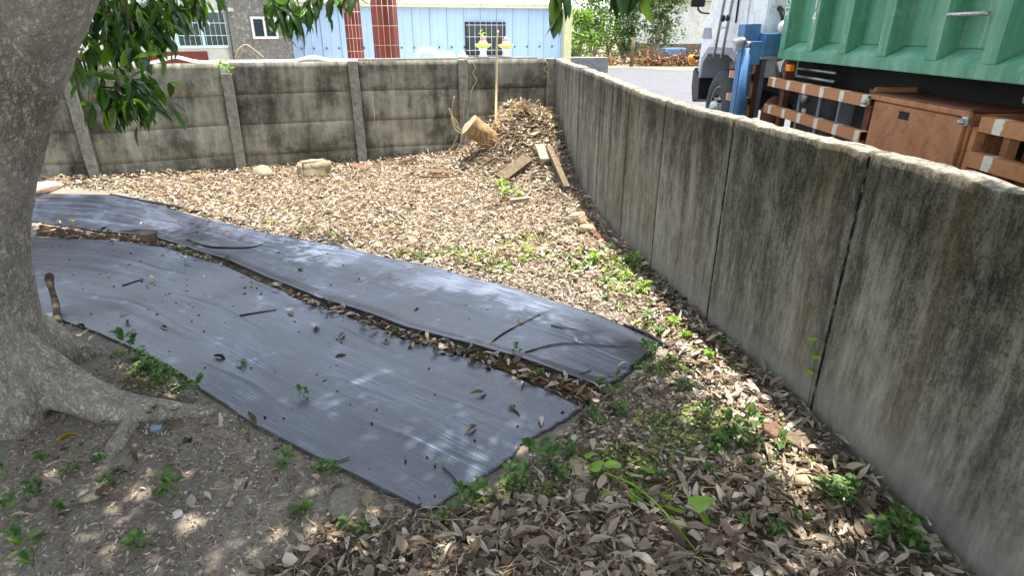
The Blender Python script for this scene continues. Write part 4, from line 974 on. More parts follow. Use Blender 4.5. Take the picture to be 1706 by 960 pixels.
# container
cbx = box('container', (XS+.12, 1.0, 1.80), (4.95, 6.28, 3.35), 'green', truck, .01)
V = []; yA, yB = 1.0, 6.30
def sprism(name, prof, y0, y1, mat, parent):
    V_ = [(x, y0, z) for x, z in prof]+[(x, y1, z) for x, z in prof]; n_ = len(prof)
    F_ = [list(range(n_))[::-1], list(range(n_, 2*n_))]+[[i, (i+1) % n_, n_+(i+1) % n_, n_+i] for i in range(n_)]
    bm = bmesh.new(); vs = [bm.verts.new(v) for v in V_]; [bm.faces.new([vs[i] for i in f]) for f in F_]; bmesh.ops.recalc_face_normals(bm, faces=bm.faces)
    bmesh.ops.bevel(bm, geom=list(bm.edges), offset=.005, segments=2, affect='EDGES'); return from_bm(name, bm, mat, parent)
sprism('bottom_rail', [(XS, 1.645), (XS, 1.725), (XS+.125, 1.80), (4.9, 1.80), (4.9, 1.645)], yA, yB, 'green', cbx)
sprism('top_rail', [(XS, 3.25), (XS, 3.36), (XS+.3, 3.36), (XS+.3, 3.25)], yA, yB, 'green', cbx)
RIBY = [6.235, 5.66, 5.10, 4.545, 4.0, 3.505, 2.95, 2.4, 1.85, 1.3]
for y in RIBY:
    sprism('rib', [(XS+.002, 1.727), (XS+.002, 3.248), (XS+.13, 3.248), (XS+.13, 1.80)], y-.062, y+.062, 'green', cbx)
tube('side_bar', [(XS-.005, 3.9, 1.985), (XS-.03, 3.88, 1.985), (XS-.03, 3.6, 1.985), (XS-.005, 3.58, 1.985)], .012, 'steel', cbx, 8)
def letter(ch, y, z, size):
    cu = bpy.data.curves.new('t', 'FONT'); cu.body = ch; cu.size = size; cu.extrude = .0008; cu.align_x = 'CENTER'; cu.align_y = 'CENTER'
    ob = bpy.data.objects.new('t', cu); C.objects.link(ob); ob.matrix_world = Matrix.Translation((XS-.0025, y, z)) @ Matrix(((0, 0, -1, 0), (-1, 0, 0, 0), (0, 1, 0, 0), (0, 0, 0, 1)))
    bpy.context.view_layer.update(); me = bpy.data.meshes.new_from_object(ob.evaluated_get(bpy.context.evaluated_depsgraph_get())); me.transform(ob.matrix_world); bpy.data.objects.remove(ob)
    me.materials.clear(); link('lettering', me, 'paintwhite', cbx)
letter('52', 6.235, 2.125, .115); letter('M', 6.235, 2.03, .11); letter('1', 5.66, 2.115, .14); letter('4', 5.66, 2.0, .14)
# chassis
ch = box('chassis', (3.2, 1.0, .95), (3.32, 8.9, 1.2), 'chassis', truck, .01); box('chassis', (4.25, 1.0, .95), (4.37, 8.9, 1.2), 'chassis', truck, .01)
box('subframe', (2.95, 1.0, 1.22), (4.6, 6.6, 1.62), 'chassis', truck, .01)
for y in (2.2, 3.4, 4.7, 5.9): box('cross_member', (3.32, y, .98), (4.25, y+.1, 1.18), 'chassis', truck, .01)
box('dark_underfill', (3.16, 3.3, .62), (4.5, 6.5, 1.21), 'chassis', truck, .03); box('dark_back_sheet', (2.92, 1.2, 1.22), (2.949, 6.5, 1.64), 'chassis', truck, .0)  # dark bulk added so the shaded underside reads black, hiding the bright road
# wheels
def wheel(y, x0, r=.5, w_=.29):
    wl = lathe('wheel', [(.13, .0), (.15, -.02), (.19, .02), (.255, .05), (.275, .01), (.29, .0), (.29, w_)], 'steel', truck, (x0, y, .45+r), 28, 'X')
    lathe('tyre', [(.285, .005), (.30, -.01), (.36, -.018), (r-.06, -.01), (r-.012, .015), (r, .05), (r, w_-.05), (r-.02, w_)], 'rubber', wl, (x0, y, .45+r), 40, 'X')
    lathe('hub', [(.10, -.07), (.115, -.03), (.13, .02)], 'steel', wl, (x0, y, .45+r), 16, 'X')
    for k in range(8):
        a = k*math.pi/4; lathe('wheel_nut', [(.016, -.035), (.018, .02)], 'chassis', wl, (x0, y+.165*math.cos(a), .45+r+.165*math.sin(a)), 6, 'X')
wheel(8.1, 2.66); wheel(8.1, 4.7); wheel(2.3, 2.7); wheel(2.3, 4.65)
# cab
cabprof = [(6.78, 1.62), (6.78, 3.25), (6.9, 3.36), (8.1, 3.36), (8.35, 3.2), (8.68, 2.35), (8.92, 1.95), (9.0, 1.62), (8.98, 1.30), (8.72, 1.30), (8.66, 1.56), (8.45, 1.68), (7.75, 1.69), (7.52, 1.62)]
cab = prism('cab', cabprof, XS+.02, 4.92, 'truckwhite', truck, .02)
prism('door', [(7.30, 1.78), (7.30, 2.32), (8.30, 2.32), (8.52, 2.05), (8.48, 1.78)], XS+.004, XS+.0185, 'truckwhite', cab, .004)
prism('side_window', [(7.40, 2.40), (7.40, 3.05), (8.12, 3.05), (8.46, 2.40)], XS+.008, XS+.0195, 'glass', cab)
prism('windscreen', [(8.36, 3.14), (8.66, 2.42), (8.675, 2.43), (8.375, 3.15)], XS+.15, 4.8, 'glass', cab)
prism('fender', [(8.80, 1.30), (8.74, 1.56), (8.50, 1.70), (7.70, 1.71), (7.42, 1.62), (7.42, 1.56), (7.72, 1.63), (8.46, 1.62), (8.66, 1.50), (8.70, 1.30)], XS-.02, XS+.35, 'greyplastic', cab, .004)
prism('side_vent', [(8.52, 1.80), (8.60, 1.93), (8.88, 1.93), (8.93, 1.80)], XS+.008, XS+.0195, 'greyplastic', cab)
prism('side_vent', [(8.20, 1.93), (8.42, 2.03), (8.50, 2.03), (8.30, 1.91)], XS+.008, XS+.0195, 'greyplastic', cab)
prism('bumper', [(8.72, 1.02), (8.76, 1.28), (9.05, 1.42), (9.12, 1.38), (9.12, 1.15), (9.0, .95)], XS-.01, 4.95, 'black', truck, .012)
tube('indicator_arm', [(XS+.05, 9.02, 1.55), (XS-.06, 9.05, 1.55)], .03, 'black', truck, 8)
lathe('indicator', [(.03, -.05), (.055, -.035), (.055, .03), (.03, .045)], 'amber', truck, (XS-.06, 9.07, 1.53), 16, 'X')
lathe('headlight', [(.07, -.02), (.09, .0), (.09, .04)], 'glass', truck, (XS+.06, 9.02, 1.70), 18, 'X')
box('step_guard', (XS+.03, 7.30, .95), (XS+.3, 7.42, 1.60), 'greyplastic', truck, .01)
# ladder on the cab side
for a, b in (((2.53, 7.70, 3.2), (2.5, 7.96, 1.60)), ((2.53, 7.42, 3.2), (2.5, 7.67, 1.60))): tube('ladder_rail', [a, b], .017, 'steel', truck, 8)
for z_ in (1.66, 1.93, 2.24, 2.55, 2.86): tube('ladder_rung', [(2.51, 7.95-.16*(z_-1.6), z_), (2.51, 7.66-.16*(z_-1.6), z_)], .012, 'steel', truck, 6)
tube('door_seal', [(XS-.002, 7.60, 3.1), (XS-.002, 7.62, 1.98)], .012, 'black', truck, 6)
for y in (7.62, 7.80): lathe('mirror_clamp', [(.03, -.02), (.042, 0), (.03, .02)], 'black', truck, (2.5, y, 2.03), 10, 'X')
# mirror and arm ahead of the door
tube('mirror_arm', spline([(2.55, 8.5, 2.6), (2.42, 8.62, 2.45), (2.42, 8.6, 2.15), (2.55, 8.52, 2.1)], 4), .012, 'black', truck, 6)
box('mirror', (2.32, 8.58, 2.18), (2.5, 8.64, 2.55), 'black', truck, .02)
# gear behind the cab: exhaust, frame, hoses
box('rear_rack', (3.0, 6.45, 1.6), (4.7, 6.62, 2.6), 'greyplastic', truck, .02)
for z_ in (1.95, 2.03, 2.11): box('rack_bar', (2.86, 6.42, z_), (3.4, 6.44, z_+.03), 'chassis', truck, .004)
tube('exhaust_pipe', spline([(2.72, 7.05, 2.9), (2.72, 7.02, 2.3), (2.74, 6.95, 2.17), (2.74, 6.72, 2.08), (2.76, 6.66, 1.95), (2.78, 6.64, 1.7)], 5), .026, 'black', truck, 10)
tube('boom_strut', [(3.0, 6.50, 3.2), (3.0, 6.36, 2.0)], .04, 'chassis', truck, 8)
lathe('air_tank', [(.03, -.3), (.06, -.27), (.06, .2), (.03, .23)], 'truckwhite', truck, (2.95, 6.5, 1.93), 14, 'X')
# blue stabiliser
og = box('stabiliser_leg', (2.40, 6.74, .75), (2.52, 6.88, 1.955), 'truckblue', truck, .012)
box('leg_head', (2.385, 6.69, 1.70), (2.55, 6.90, 1.962), 'truckblue', og, .01)
tube('cylinder', [(2.36, 6.47, 1.74), (2.36, 6.50, .8)], .036, 'truckblue', og, 16)
tube('cylinder_rod', [(2.36, 6.47, 1.73), (2.36, 6.47, 1.80)], .028, 'steel', og, 10)
tube('hinge_pin', [(2.30, 6.44, 1.80), (2.30, 6.66, 1.80)], .032, 'steel', og, 12)
box('hinge_plate', (2.28, 6.60, 1.70), (2.36, 6.66, 1.84), 'steel', og, .01)
box('bracket', (2.38, 6.42, 1.58), (2.48, 6.50, 1.80), 'truckblue', og, .006)
box('cross_beam', (2.55, 6.55, 1.66), (4.95, 6.86, 1.875), 'truckblue', og, .01)
for k in range(4):
    y = 6.42-.03*k; tube('hose', spline([(2.75, y+.12, 1.66), (2.66, y, 1.60-.02*k), (2.66, y-.08, 1.45), (2.75, y-.10, 1.22), (2.95, y-.05, 1.1)], 5), .016, 'black', truck, 8)
for k in range(3): tube('pipe', [(2.78, 6.6, 1.56-.07*k), (2.80, 5.5, 1.56-.07*k)], .014, 'steel', truck, 8)
tube('gas_bottle', [(2.78, 6.62, .7), (2.78, 6.62, 1.12), (2.78, 6.62, 1.22), (2.78, 6.62, 1.26)], [.12, .12, .07, .02], 'rustdark', truck, 16)
# striped guard rails
def rail(y0, y1, z_):
    prof = [(XS-.02, z_-.04), (XS-.02, z_+.04), (XS+.045, z_+.04), (XS+.045, z_+.034), (XS-.014, z_+.034), (XS-.014, z_-.034), (XS+.045, z_-.034), (XS+.045, z_-.04)]
    V_ = [(x, y0, zz) for x, zz in prof]+[(x, y1, zz) for x, zz in prof]; n_ = 8; F_ = [[i, (i+1) % n_, n_+(i+1) % n_, n_+i] for i in range(n_)]+[[0, 1, 4, 5], [1, 2, 3, 4], [5, 6, 7, 0], [8, 13, 12, 9], [9, 12, 11, 10], [13, 8, 15, 14]]
    return raw('guard_rail', V_, F_, 'rail', truck)
for z_ in (1.425, 1.17):
    rail(4.54, 6.38, z_); rail(6.95, 7.55, z_); rail(2.85, 3.40, z_-.0) if z_ > 1.3 else rail(2.88, 3.42, z_+.06)
for y in (6.16, 4.62, 6.98): box('rail_post', (XS+.05, y-.03, .95), (XS+.11, y+.05, 1.60 if y > 6.9 else 1.50), 'rustdark', truck, .006)
box('marker_light', (XS-.0, 5.98, 1.545), (XS+.05, 6.08, 1.605), 'amber', truck, .008); box('light_bracket', (XS+.02, 6.10, 1.45), (XS+.12, 6.16, 1.66), 'rustdark', truck, .01)
# fuel tank, dark box added for the black underside
tk = box('fuel_tank', (XS+.14, 5.28, .85), (3.15, 6.12, 1.40), 'black', truck, .07)
for y in (5.2, 5.55, 5.95): box('tank_strap', (XS+.125, y-.02, .85), (3.17, y+.02, 1.412), 'greyplastic', tk, .008)
lathe('filler_cap', [(.055, -.03), (.06, 0), (.05, .03)], 'steel', tk, (XS+.13, 5.84, 1.33), 16, 'X')
box('label_plate', (XS+.134, 5.79, 1.19), (XS+.1395, 5.87, 1.225), 'whiteplain', tk, 0)
box('dark_side_fill', (XS+.2, 4.62, .85), (3.1, 5.1, 1.42), 'chassis', truck, .02)
# brown toolbox
tb = box('toolbox', (XS+.02, 3.52, .92), (3.25, 4.50, 1.465), 'rust', truck, .012)
box('lid', (XS-.01, 3.50, 1.472), (3.27, 4.52, 1.49), 'rustdark', tb, .006)
box('lid_edge', (XS-.016, 3.50, 1.445), (XS+.006, 4.52, 1.478), 'rust', tb, .004)
box('door', (XS-.004, 3.545, .96), (XS+.018, 4.475, 1.435), 'rust', tb, .006)
box('handle_slot', (XS-.0065, 4.05, 1.355), (XS-.0045, 4.16, 1.405), 'chassis', tb, 0)
box('lid_lip', (XS+.0, 4.505, 1.491), (2.9, 4.52, 1.525), 'rust', tb, .003)
for y in (4.525, 3.50):
    lt = box('latch', (XS-.04, y-.025, 1.40), (XS-.012, y+.025, 1.45), 'steel', tb, .008)
    lathe('latch_bolt', [(.012, -.06), (.016, -.03), (.012, 0)], 'steel', tb, (XS-.01, y, 1.42), 8, 'X')
box('frame_post', (XS+.0, 3.43, .92), (XS+.06, 3.47, 1.40), 'rust', truck, .005); box('frame_post', (XS+.12, 3.33, .92), (XS+.18, 3.38, 1.42), 'rust', truck, .005)
box('mud_guard', (XS+.18, 3.20, .85), (3.2, 3.30, 1.56), 'rustdark', truck, .02); box('mud_guard_top', (XS+.12, 1.8, 1.54), (3.2, 3.34, 1.58), 'rust', truck, .01)
tube('stay', spline([(XS+.1, 3.3, 1.16), (XS+.08, 3.1, 1.19), (XS+.08, 2.7, 1.18)], 4), .018, 'rustdark', truck, 6); tube('stay', [(XS+.08, 3.0, 1.18), (XS+.12, 3.08, .8)], .018, 'rustdark', truck, 6)

# ---------------------------------------------------------------- debris in the yard
def rock(name, p, s, mat, label, cat, seed, square=0., rz=None):
    bm = bmesh.new(); bmesh.ops.create_icosphere(bm, subdivisions=3, radius=1) if not square else bmesh.ops.create_cube(bm, size=1.7)
    if square: bmesh.ops.bevel(bm, geom=list(bm.edges), offset=.12, segments=2, affect='EDGES'); bmesh.ops.subdivide_edges(bm, edges=list(bm.edges), cuts=3, use_grid_fill=True)
    mt = Matrix.Translation(p) @ Matrix.Rotation(seed*1.7 if rz is None else rz, 4, 'Z') @ Matrix.Rotation(.25*math.sin(seed*3), 4, 'X')
    for v in bm.verts:
        c_ = v.co.copy(); d = .22*noise.noise(c_*1.1+Vector((seed*7, 0, 0)))+.09*noise.noise(c_*3+Vector((0, seed*5, 0)))+.04*noise.noise(c_*8)
        v.co = mt @ Vector(((c_.x*(1+d))*s[0], (c_.y*(1+d))*s[1], (c_.z*(1+d))*s[2]))
    return tag(from_bm(name, bm, mat, None, True), label, cat)
def brick(p, rz, rx, s, mat, label, cat='brick', name='brick'):
    bm = bmesh.new(); bm_box(bm, (-s[0]/2, -s[1]/2, -s[2]/2), (s[0]/2, s[1]/2, s[2]/2), .006); bmesh.ops.subdivide_edges(bm, edges=list(bm.edges), cuts=2, use_grid_fill=True)
    mt = Matrix.Translation(p) @ Matrix.Rotation(rz, 4, 'Z') @ Matrix.Rotation(rx, 4, 'X') @ Matrix.Rotation(rx*.6, 4, 'Y')
    for v in bm.verts: v.co = mt @ (v.co+noise.noise_vector(v.co*30+p)*.004)
    return tag(from_bm(name, bm, mat), label, cat)
rock('concrete_chunk', on(524, 291, .06), (.23, .17, .17), 'rock', 'tilted tan concrete chunk by the middle wall post', 'rock', 2, .5, .5)
rock('stone', on(440, 294, .04), (.18, .13, .12), 'rock', 'rounded tan stone left of the concrete chunk at the wall foot', 'rock', 5)
brick(on(735, 293, .03), .2, .15, (.30, .14, .09), 'brick', 'red-brown brick in the leaves before the fourth post')
brick(on(600, 283, .02), -.4, .3, (.26, .12, .08), 'brick', 'half buried reddish brick at the foot of the bright post')
brick(on(680, 272, .02), .5, -.2, (.24, .12, .08), 'brick', 'reddish brick lying close under the panel wall')
rock('concrete_chunk', on(960, 372, .04), (.12, .09, .07), 'rock', 'dark edged stone at the foot of the right wall', 'rock', 8, .5)
rock('concrete_chunk', on(978, 388, .03), (.10, .08, .06), 'rock', 'broken stone just below the dark edged one by the wall', 'rock', 9)
rock('stone', on(330, 300, .02), (.08, .07, .05), 'brick', 'small orange stone in the leaves left of the wall post', 'rock', 11)
brick(on(247, 402, .045), -.35, .0, (.16, .10, .085), 'brickgrey', 'single grey-brown brick sitting on the far black mat')
rock('stone', on(1332, 806, .02), (.055, .045, .03), 'rock', 'grey stone in the leaves close to the right wall', 'rock', 13)
rock('stone', on(972, 782, .0), (.085, .065, .03), 'rock', 'flat half buried tan stone right of the mat corner', 'rock', 14)
brick(on(1283, 728, .03), .9, .25, (.13, .07, .05), 'brick', 'red brick half among weeds near the right wall')
brick(on(1335, 740, .02), .6, .1, (.20, .09, .05), 'board', 'dark brown wood block beside the red brick', 'wood block', 'wood_block')
rock('stone', on(385, 843, .005), (.02, .017, .012), 'rock', 'small pale pebble on the bare soil in front', 'pebble', 15)
rock('stone', on(296, 860, .005), (.025, .022, .014), 'whiteplain', 'white pebble on the bare soil below the mat', 'pebble', 16)
rock('stone', on(155, 832, .01), (.05, .03, .02), 'boardpale', 'pale bark chip on the soil near the roots', 'bark chip', 17)
rock('stone', on(590, 845, .0), (.14, .10, .03), 'soil', 'low clod of dry soil at the near mat edge', 'clod', 18)
box_ = brick(on(262, 722, .02), .3, .2, (.05, .035, .03), 'bluebit', 'small blue-grey plastic piece beside the root', 'plastic piece', 'plastic_piece')
rock('plastic_bag', on(72, 320, .05), (.24, .12, .08), 'bag', 'crumpled pale orange plastic bag behind the trunk by the wall', 'bag', 21)
def log(p0, p1, r0, r1, label):
    o_ = empty('cut_log', p0, label, 'log'); p0, p1 = Vector(p0), Vector(p1); n_ = 18; V_, F_ = [], []
    v, f = tube_data([p0.lerp(p1, i/n_) for i in range(n_+1)], [r0+(r1-r0)*i/n_ for i in range(n_+1)], 22, False)
    v = [q+noise.noise_vector(q*5)*.03+noise.noise_vector(q*18)*.01 for q in v]; raw('bark', v, f, 'log', o_, True)
    for base, rr, fl in ((p0, v[:22], 1), (p1, v[-22:], 0)):
        raw('cut_end', [base+(base-(p0+p1)/2).normalized()*.004]+rr, [[0, 1+k, 1+(k+1) % 22] if not fl else [0, 1+(k+1) % 22, 1+k] for k in range(22)], 'boardpale', o_)
log((-.06, 8.74, .26), (-.60, 8.58, .70), .155, .14, 'thick cut tree log tilted up on the left side of the heap')
log((-.05, 8.85, .52), (-.27, 8.8, .66), .085, .08, 'short cut log stub beside the thick log on the heap')
def plank(p0, p1, w_, th, mat, label, name='plank', up=(0, 0, 1)):
    p0, p1 = Vector(p0), Vector(p1); x_ = (p1-p0).normalized(); y_ = Vector(up).cross(x_).normalized(); z_ = x_.cross(y_)
    mt = Matrix(((x_.x, y_.x, z_.x, p0.x), (x_.y, y_.y, z_.y, p0.y), (x_.z, y_.z, z_.z, p0.z), (0, 0, 0, 1)))
    return tag(box(name, (0, -w_/2, -th/2), ((p1-p0).length, w_/2, th/2), mat, None, .004, mt), label, 'board')
def onp(px, py, dz): p = on(px, py); p.z += dz; return p
plank(onp(832, 310, .09), onp(880, 278, .12), .14, .06, 'board', 'dark weathered plank lying against the heap front', up=(.3, -.5, .8))
plank(onp(914, 262, .12), onp(944, 325, .08), .07, .06, 'board', 'grey wooden stake leaning down along the right wall', 'stake')
plank(onp(886, 240, .12), onp(926, 226, .16), .07, .018, 'boardpale', 'pale broken board on top right of the heap')
plank(onp(898, 256, .11), onp(908, 280, .10), .12, .04, 'boardpale', 'pale square board end on the heap side')
plank(onp(850, 342, .05), onp(880, 339, .06), .07, .04, 'boardpale', 'short pale wood piece before the heap foot')
plank(onp(1005, 405, .02), onp(985, 395, .06), .06, .03, 'rustdark', 'dark rotten board by the right wall foot')
tag(tube('bamboo_pole', spline([(-.24, 9.0, .55), (-.235, 9.3, 1.0), (-.225, 9.38, 1.4), (-.22, 9.42, 1.72), (-.2, 9.45, 1.9)], 4), list(np.linspace(.022, .012, 17)), 'straw', None, 8), 'tan pole standing upright behind the heap against the wall', 'pole')
tag(rock('stone', (-.02, 9.2, .70), (.07, .05, .04), 'whiteplain', 'white stone on top of the heap behind the logs', 'rock', 23), 'white stone on top of the heap behind the logs')
for k, (a, b, c_) in enumerate([((790, 292), (830, 270), (868, 250)), ((812, 300), (850, 285), (905, 262)), ((868, 215), (890, 222), (915, 214)), ((880, 300), (905, 296), (930, 306)), ((770, 275), (800, 262), (822, 262)), ((842, 268), (838, 250), (846, 232)), ((905, 322), (925, 330), (950, 345)), ((700, 300), (740, 306), (770, 303))]):
    lb = ['long grey branch crossing the heap below the thick log', 'second grey branch low across the heap front', 'short branch lying on the heap crest', 'bent stick right of the pale board end', 'dark stick under the thick log end', 'upright stick between log and heap', 'stick at the heap foot beside the wall', 'loose branch left of the heap in the leaves'][k]
    tag(tube('dead_branch', spline([onp(*a, .05), onp(*b, .09), onp(*c_, .08)], 6), list(np.linspace(.016, .007, 13)), 'board', None, 6), lb, 'branch')
# dry vines over the panel wall
def vine(pxs, label, r=.006, off=.06, mat='straw'):
    pts = []
    for px, py in pxs:
        rr = ray(px, py); o0 = bw(0, off); det = rr[0]*(-BD.y)+rr[1]*BD.x; t = (o0.x*(-BD.y)+o0.y*BD.x)/det
        pts.append((rr[0]*t, rr[1]*t, max(.05, CAM_H+rr[2]*t)))
    return tag(tube('dry_vine', spline(pts, 5), r, mat, None, 5), label, 'vine')
vine([(775, 97), (786, 102), (792, 112), (788, 122), (794, 133), (786, 150), (782, 175), (778, 200)], 'dry tendril hanging from the wall top right of the fourth post', .005, .09)
vine([(770, 99), (777, 110), (778, 130), (774, 160), (772, 200)], 'thin straight vine hanging beside the fourth post', .004, .09)
vine([(752, 195), (758, 215), (770, 225), (762, 250), (755, 270)], 'pale dry stem bending over left of the log', .007, .16)
vine([(748, 180), (760, 210), (776, 222), (775, 245), (778, 262)], 'pale drooping stem nearest the log', .006, .18)
vine([(757, 160), (753, 190), (765, 215), (745, 260), (735, 275)], 'long pale dry stem behind the drooping ones', .006, .14)
vine([(700, 275), (720, 262), (745, 252), (760, 240)], 'dry stem arching low along the wall foot', .005, .14)
vine([(660, 275), (680, 262), (705, 260), (730, 275)], 'second low dry arch along the wall foot', .005, .12)
vine([(908, 100), (912, 108), (906, 116), (914, 122), (905, 130)], 'curled dry tendril at the wall corner', .005, .1)
vine([(895, 185), (893, 172), (899, 166), (896, 178)], 'looped dry stem sticking out of the heap top', .006, .3)
vine([(622, 160), (620, 175), (624, 190), (623, 215)], 'thin dry stem on the wall right of the bright post', .004, .06)
vine([(86, 310), (102, 290), (112, 312)], 'forked white dead stem at the foot of the left wall', .008, .3)
vine([(282, 305), (283, 290), (286, 284), (278, 282)], 'pale dead sprout at the foot of the wall right of the left post', .007, .25)
vine([(620, 290), (633, 285), (634, 262)], 'upright pale dead stick beside the bright post', .009, .3)
# twigs on the mats
def twig(pxs, r, label, lift=.019): return tag(tube('twig', spline([on(*p, lift) for p in pxs], 5), list(np.linspace(r, r*.5, (len(pxs)-1)*5+1)), 'twig', None, 5), label, 'twig')
twig([(312, 402), (340, 412), (380, 416), (420, 415), (438, 409)], .010, 'long dark twig lying right of the brick on the far mat')
twig([(185, 402), (205, 390), (240, 386), (262, 388)], .007, 'bent dark twig left of the brick on the far mat')
twig([(812, 580), (838, 560), (868, 544), (900, 528)], .006, 'dark curved twig across the far mat')
twig([(875, 592), (915, 580), (950, 577), (1000, 580), (1045, 582)], .005, 'long thin twig near the right end of the far mat')
twig([(918, 546), (940, 551), (962, 552)], .005, 'short dark twig high on the far mat right end')
twig([(462, 520), (430, 525), (400, 530)][::-1], .006, 'thin twig on the near mat below the gap')
twig([(205, 480), (228, 472), (240, 468)], .006, 'small pale twig on the shaded left of the near mat')
twig([(848, 685), (858, 690), (866, 698)], .007, 'stubby dark twig on the near mat centre right')
twig([(738, 785), (755, 800), (768, 818)], .004, 'straight black wire on the near mat tip')
twig([(770, 820), (782, 823), (790, 819), (778, 815), (764, 818)], .0035, 'looped black wire at the near mat tip')
twig([(545, 778), (565, 775), (583, 768)], .005, 'black twig on the lower mat edge')
twig([(930, 640), (975, 625), (985, 622)], .004, 'fine twig over the far mat lower corner')
bmd = bmesh.new()
cx, cy = sample_poly(MATS[0], 150); cx2, cy2 = sample_poly(MATS[1], 80)
for a, b in list(zip(cx, cy))+list(zip(cx2, cy2)):
    s_ = random.uniform(.002, .008); mt = Matrix.Translation((a, b, gzf(a, b)+.0165)) @ Matrix.Rotation(random.uniform(0, 6), 4, 'Z') @ Matrix.Diagonal((s_*random.uniform(.8, 2.4), s_, s_*.7, 1)); bmesh.ops.create_icosphere(bmd, subdivisions=1, radius=1, matrix=mt)
tag(from_bm('droppings', bmd, 'chassis'), 'small dark crumbs and droppings sprinkled over the black mats', 'crumbs', None, 'stuff')

# ---------------------------------------------------------------- weeds
WT = [leaf_tpl(1, .55, .1, .25, .25, 3), leaf_tpl(1, .42, .1, .2, .4, 3), leaf_tpl(1, .7, .1, .3, .2, 3)]
def weed_mesh(n, h, L, up, mat):
    P_, R_, S_ = [], [], []; V_, F_ = [], []
    for i in range(n):
        a = random.uniform(0, 6.28); k = random.random()**.7; z = h*k; rr = h*.35*random.random(); px_, py_ = rr*math.cos(a), rr*math.sin(a)
        b = a+random.gauss(0, .5); el = random.gauss(up, .35); d = Vector((math.cos(b)*math.cos(el), math.sin(b)*math.cos(el), math.sin(el)))
        m3 = np.array((d.to_track_quat('X', 'Z') @ Quaternion((1, 0, 0), random.gauss(0, .4))).to_matrix()); P_.append((px_, py_, z)); R_.append(m3); S_.append(L*random.uniform(.6, 1.2))
    va, fa = scatter(WT, np.array(P_), np.array(R_), np.array(S_))
    V_ = [Vector(v) for v in va]; F_ = [list(map(int, f)) for f in fa]
    for i in range(max(3, n//5)):
        q = Vector(P_[i*3 % n]); v, f = tube_data([Vector((0, 0, -.01)), Vector((q.x*.4, q.y*.4, q.z*.6)), q], [.0025, .002, .0015], 4, False, len(V_)); V_ += v; F_ += f
    me = bpy.data.meshes.new('weed'); me.from_pydata([tuple(v) for v in V_], [], F_); me.materials.append(MT[mat]); me.polygons.foreach_set('use_smooth', [True]*len(me.polygons)); return me
WM = [weed_mesh(22, .10, .05, .4, 'weed'), weed_mesh(34, .07, .04, .25, 'weed'), weed_mesh(14, .13, .06, .5, 'weed'), weed_mesh(46, .12, .035, .5, 'weed')]
WL = [weed_mesh(26, .12, .05, .5, 'lime'), weed_mesh(40, .08, .04, .4, 'lime')]
def weed(px, py, s, label, group, ms=None, name='weed'):
    o = bpy.data.objects.new(name, random.choice(ms or WM)); C.objects.link(o); o.location = on(px, py, .0); o.rotation_euler = (0, 0, random.uniform(0, 6.28)); o.scale = (s, s, s*random.uniform(.8, 1.2)); return tag(o, label, 'weed', group)
for px, py, s in [(215, 590, 1.3), (250, 615, 1.5), (275, 625, 1.2), (230, 600, 1.1), (265, 640, 1.), (300, 650, .9), (330, 660, .9)]: weed(px, py, s*.8, 'leafy green weed between tree root and the near mat', 'weeds behind the root')
for px, py, s in [(140, 600, .8), (275, 820, 1.), (290, 830, .8), (70, 765, .7), (60, 830, .9), (185, 815, .7), (20, 870, 1.), (55, 945, 1.2), (230, 915, .9), (475, 775, .9), (535, 780, .8), (555, 790, .8), (500, 858, 1.), (580, 885, .9), (610, 895, .8), (165, 770, .6), (10, 800, .7), (100, 850, .7), (260, 700, .6), (120, 790, .6)]: weed(px, py, s*.8, 'small green weed on the bare soil near the tree', 'weeds on the bare soil')
for px, py, s in [(800, 835, 1.), (770, 850, .8), (850, 800, 1.1), (890, 780, 1.3), (915, 775, 1.2), (935, 795, 1.), (870, 815, .9), (740, 875, .8), (950, 760, .8), (1030, 690, 1.), (1020, 665, .8), (1075, 605, 1.1), (1085, 595, 1.), (1060, 615, .9), (985, 700, .8)]: weed(px, py, s*.85, 'low green weed along the right ends of the mats', 'weeds at the mat ends')
for px, py, s in [(1200, 740, 1.1), (1230, 745, 1.2), (1250, 720, 1.), (1215, 725, 1.), (1260, 750, .9), (1190, 760, .9), (1170, 700, .8), (1385, 830, 1.1), (1400, 845, 1.1), (1370, 820, .9), (1415, 825, .9), (1480, 905, 1.2), (1500, 915, 1.2), (1460, 895, 1.), (1520, 925, 1.), (1300, 755, .8), (1150, 650, .7), (1200, 580, .7), (1130, 650, .7), (1240, 880, .9), (1100, 800, .8), (1060, 840, .8), (1180, 790, .8), (1290, 900, .8), (1330, 880, .7)]: weed(px, py, s*.85, 'green weed in the leaf litter along the right wall', 'weeds along the right wall')
for px, py, s in [(990, 440, 1.1), (975, 450, 1.), (1045, 440, 1.2), (1060, 445, 1.1), (1020, 420, .8), (1100, 560, 1.), (1120, 550, 1.), (1140, 570, .9), (1080, 540, .9), (880, 430, 1.), (870, 440, .8), (1040, 470, .9), (1070, 490, .9), (950, 445, .8), (700, 430, .8), (770, 440, .7), (600, 412, .7), (500, 390, .8), (520, 385, .8), (450, 380, .6), (1010, 500, .7), (820, 440, .7), (560, 400, .6), (1180, 600, .8)]: weed(px, py, s*.9, 'sunlit pale green weed beyond the far mat', 'weeds in the sun', WL+WM[:2])
for px, py in [(660, 555), (770, 590), (860, 595), (900, 625), (1000, 650), (1025, 640), (310, 438), (345, 435), (380, 440), (120, 372), (322, 410), (505, 664), (403, 613)]: weed(px, py, .55, 'tiny green seedling growing through the mats', 'seedlings in the mats')
for px, py, s, lb in [(838, 330, 1.5, 'bright green sapling before the corner heap'), (862, 330, .9, 'smaller dark sapling right of the bright one'), (435, 278, 1.8, 'green grassy weed at the foot of the second post'), (165, 262, 1.6, 'green weed at the foot of the left post')]: weed(px, py, s, lb, None, WL if 'bright' in lb else WM)
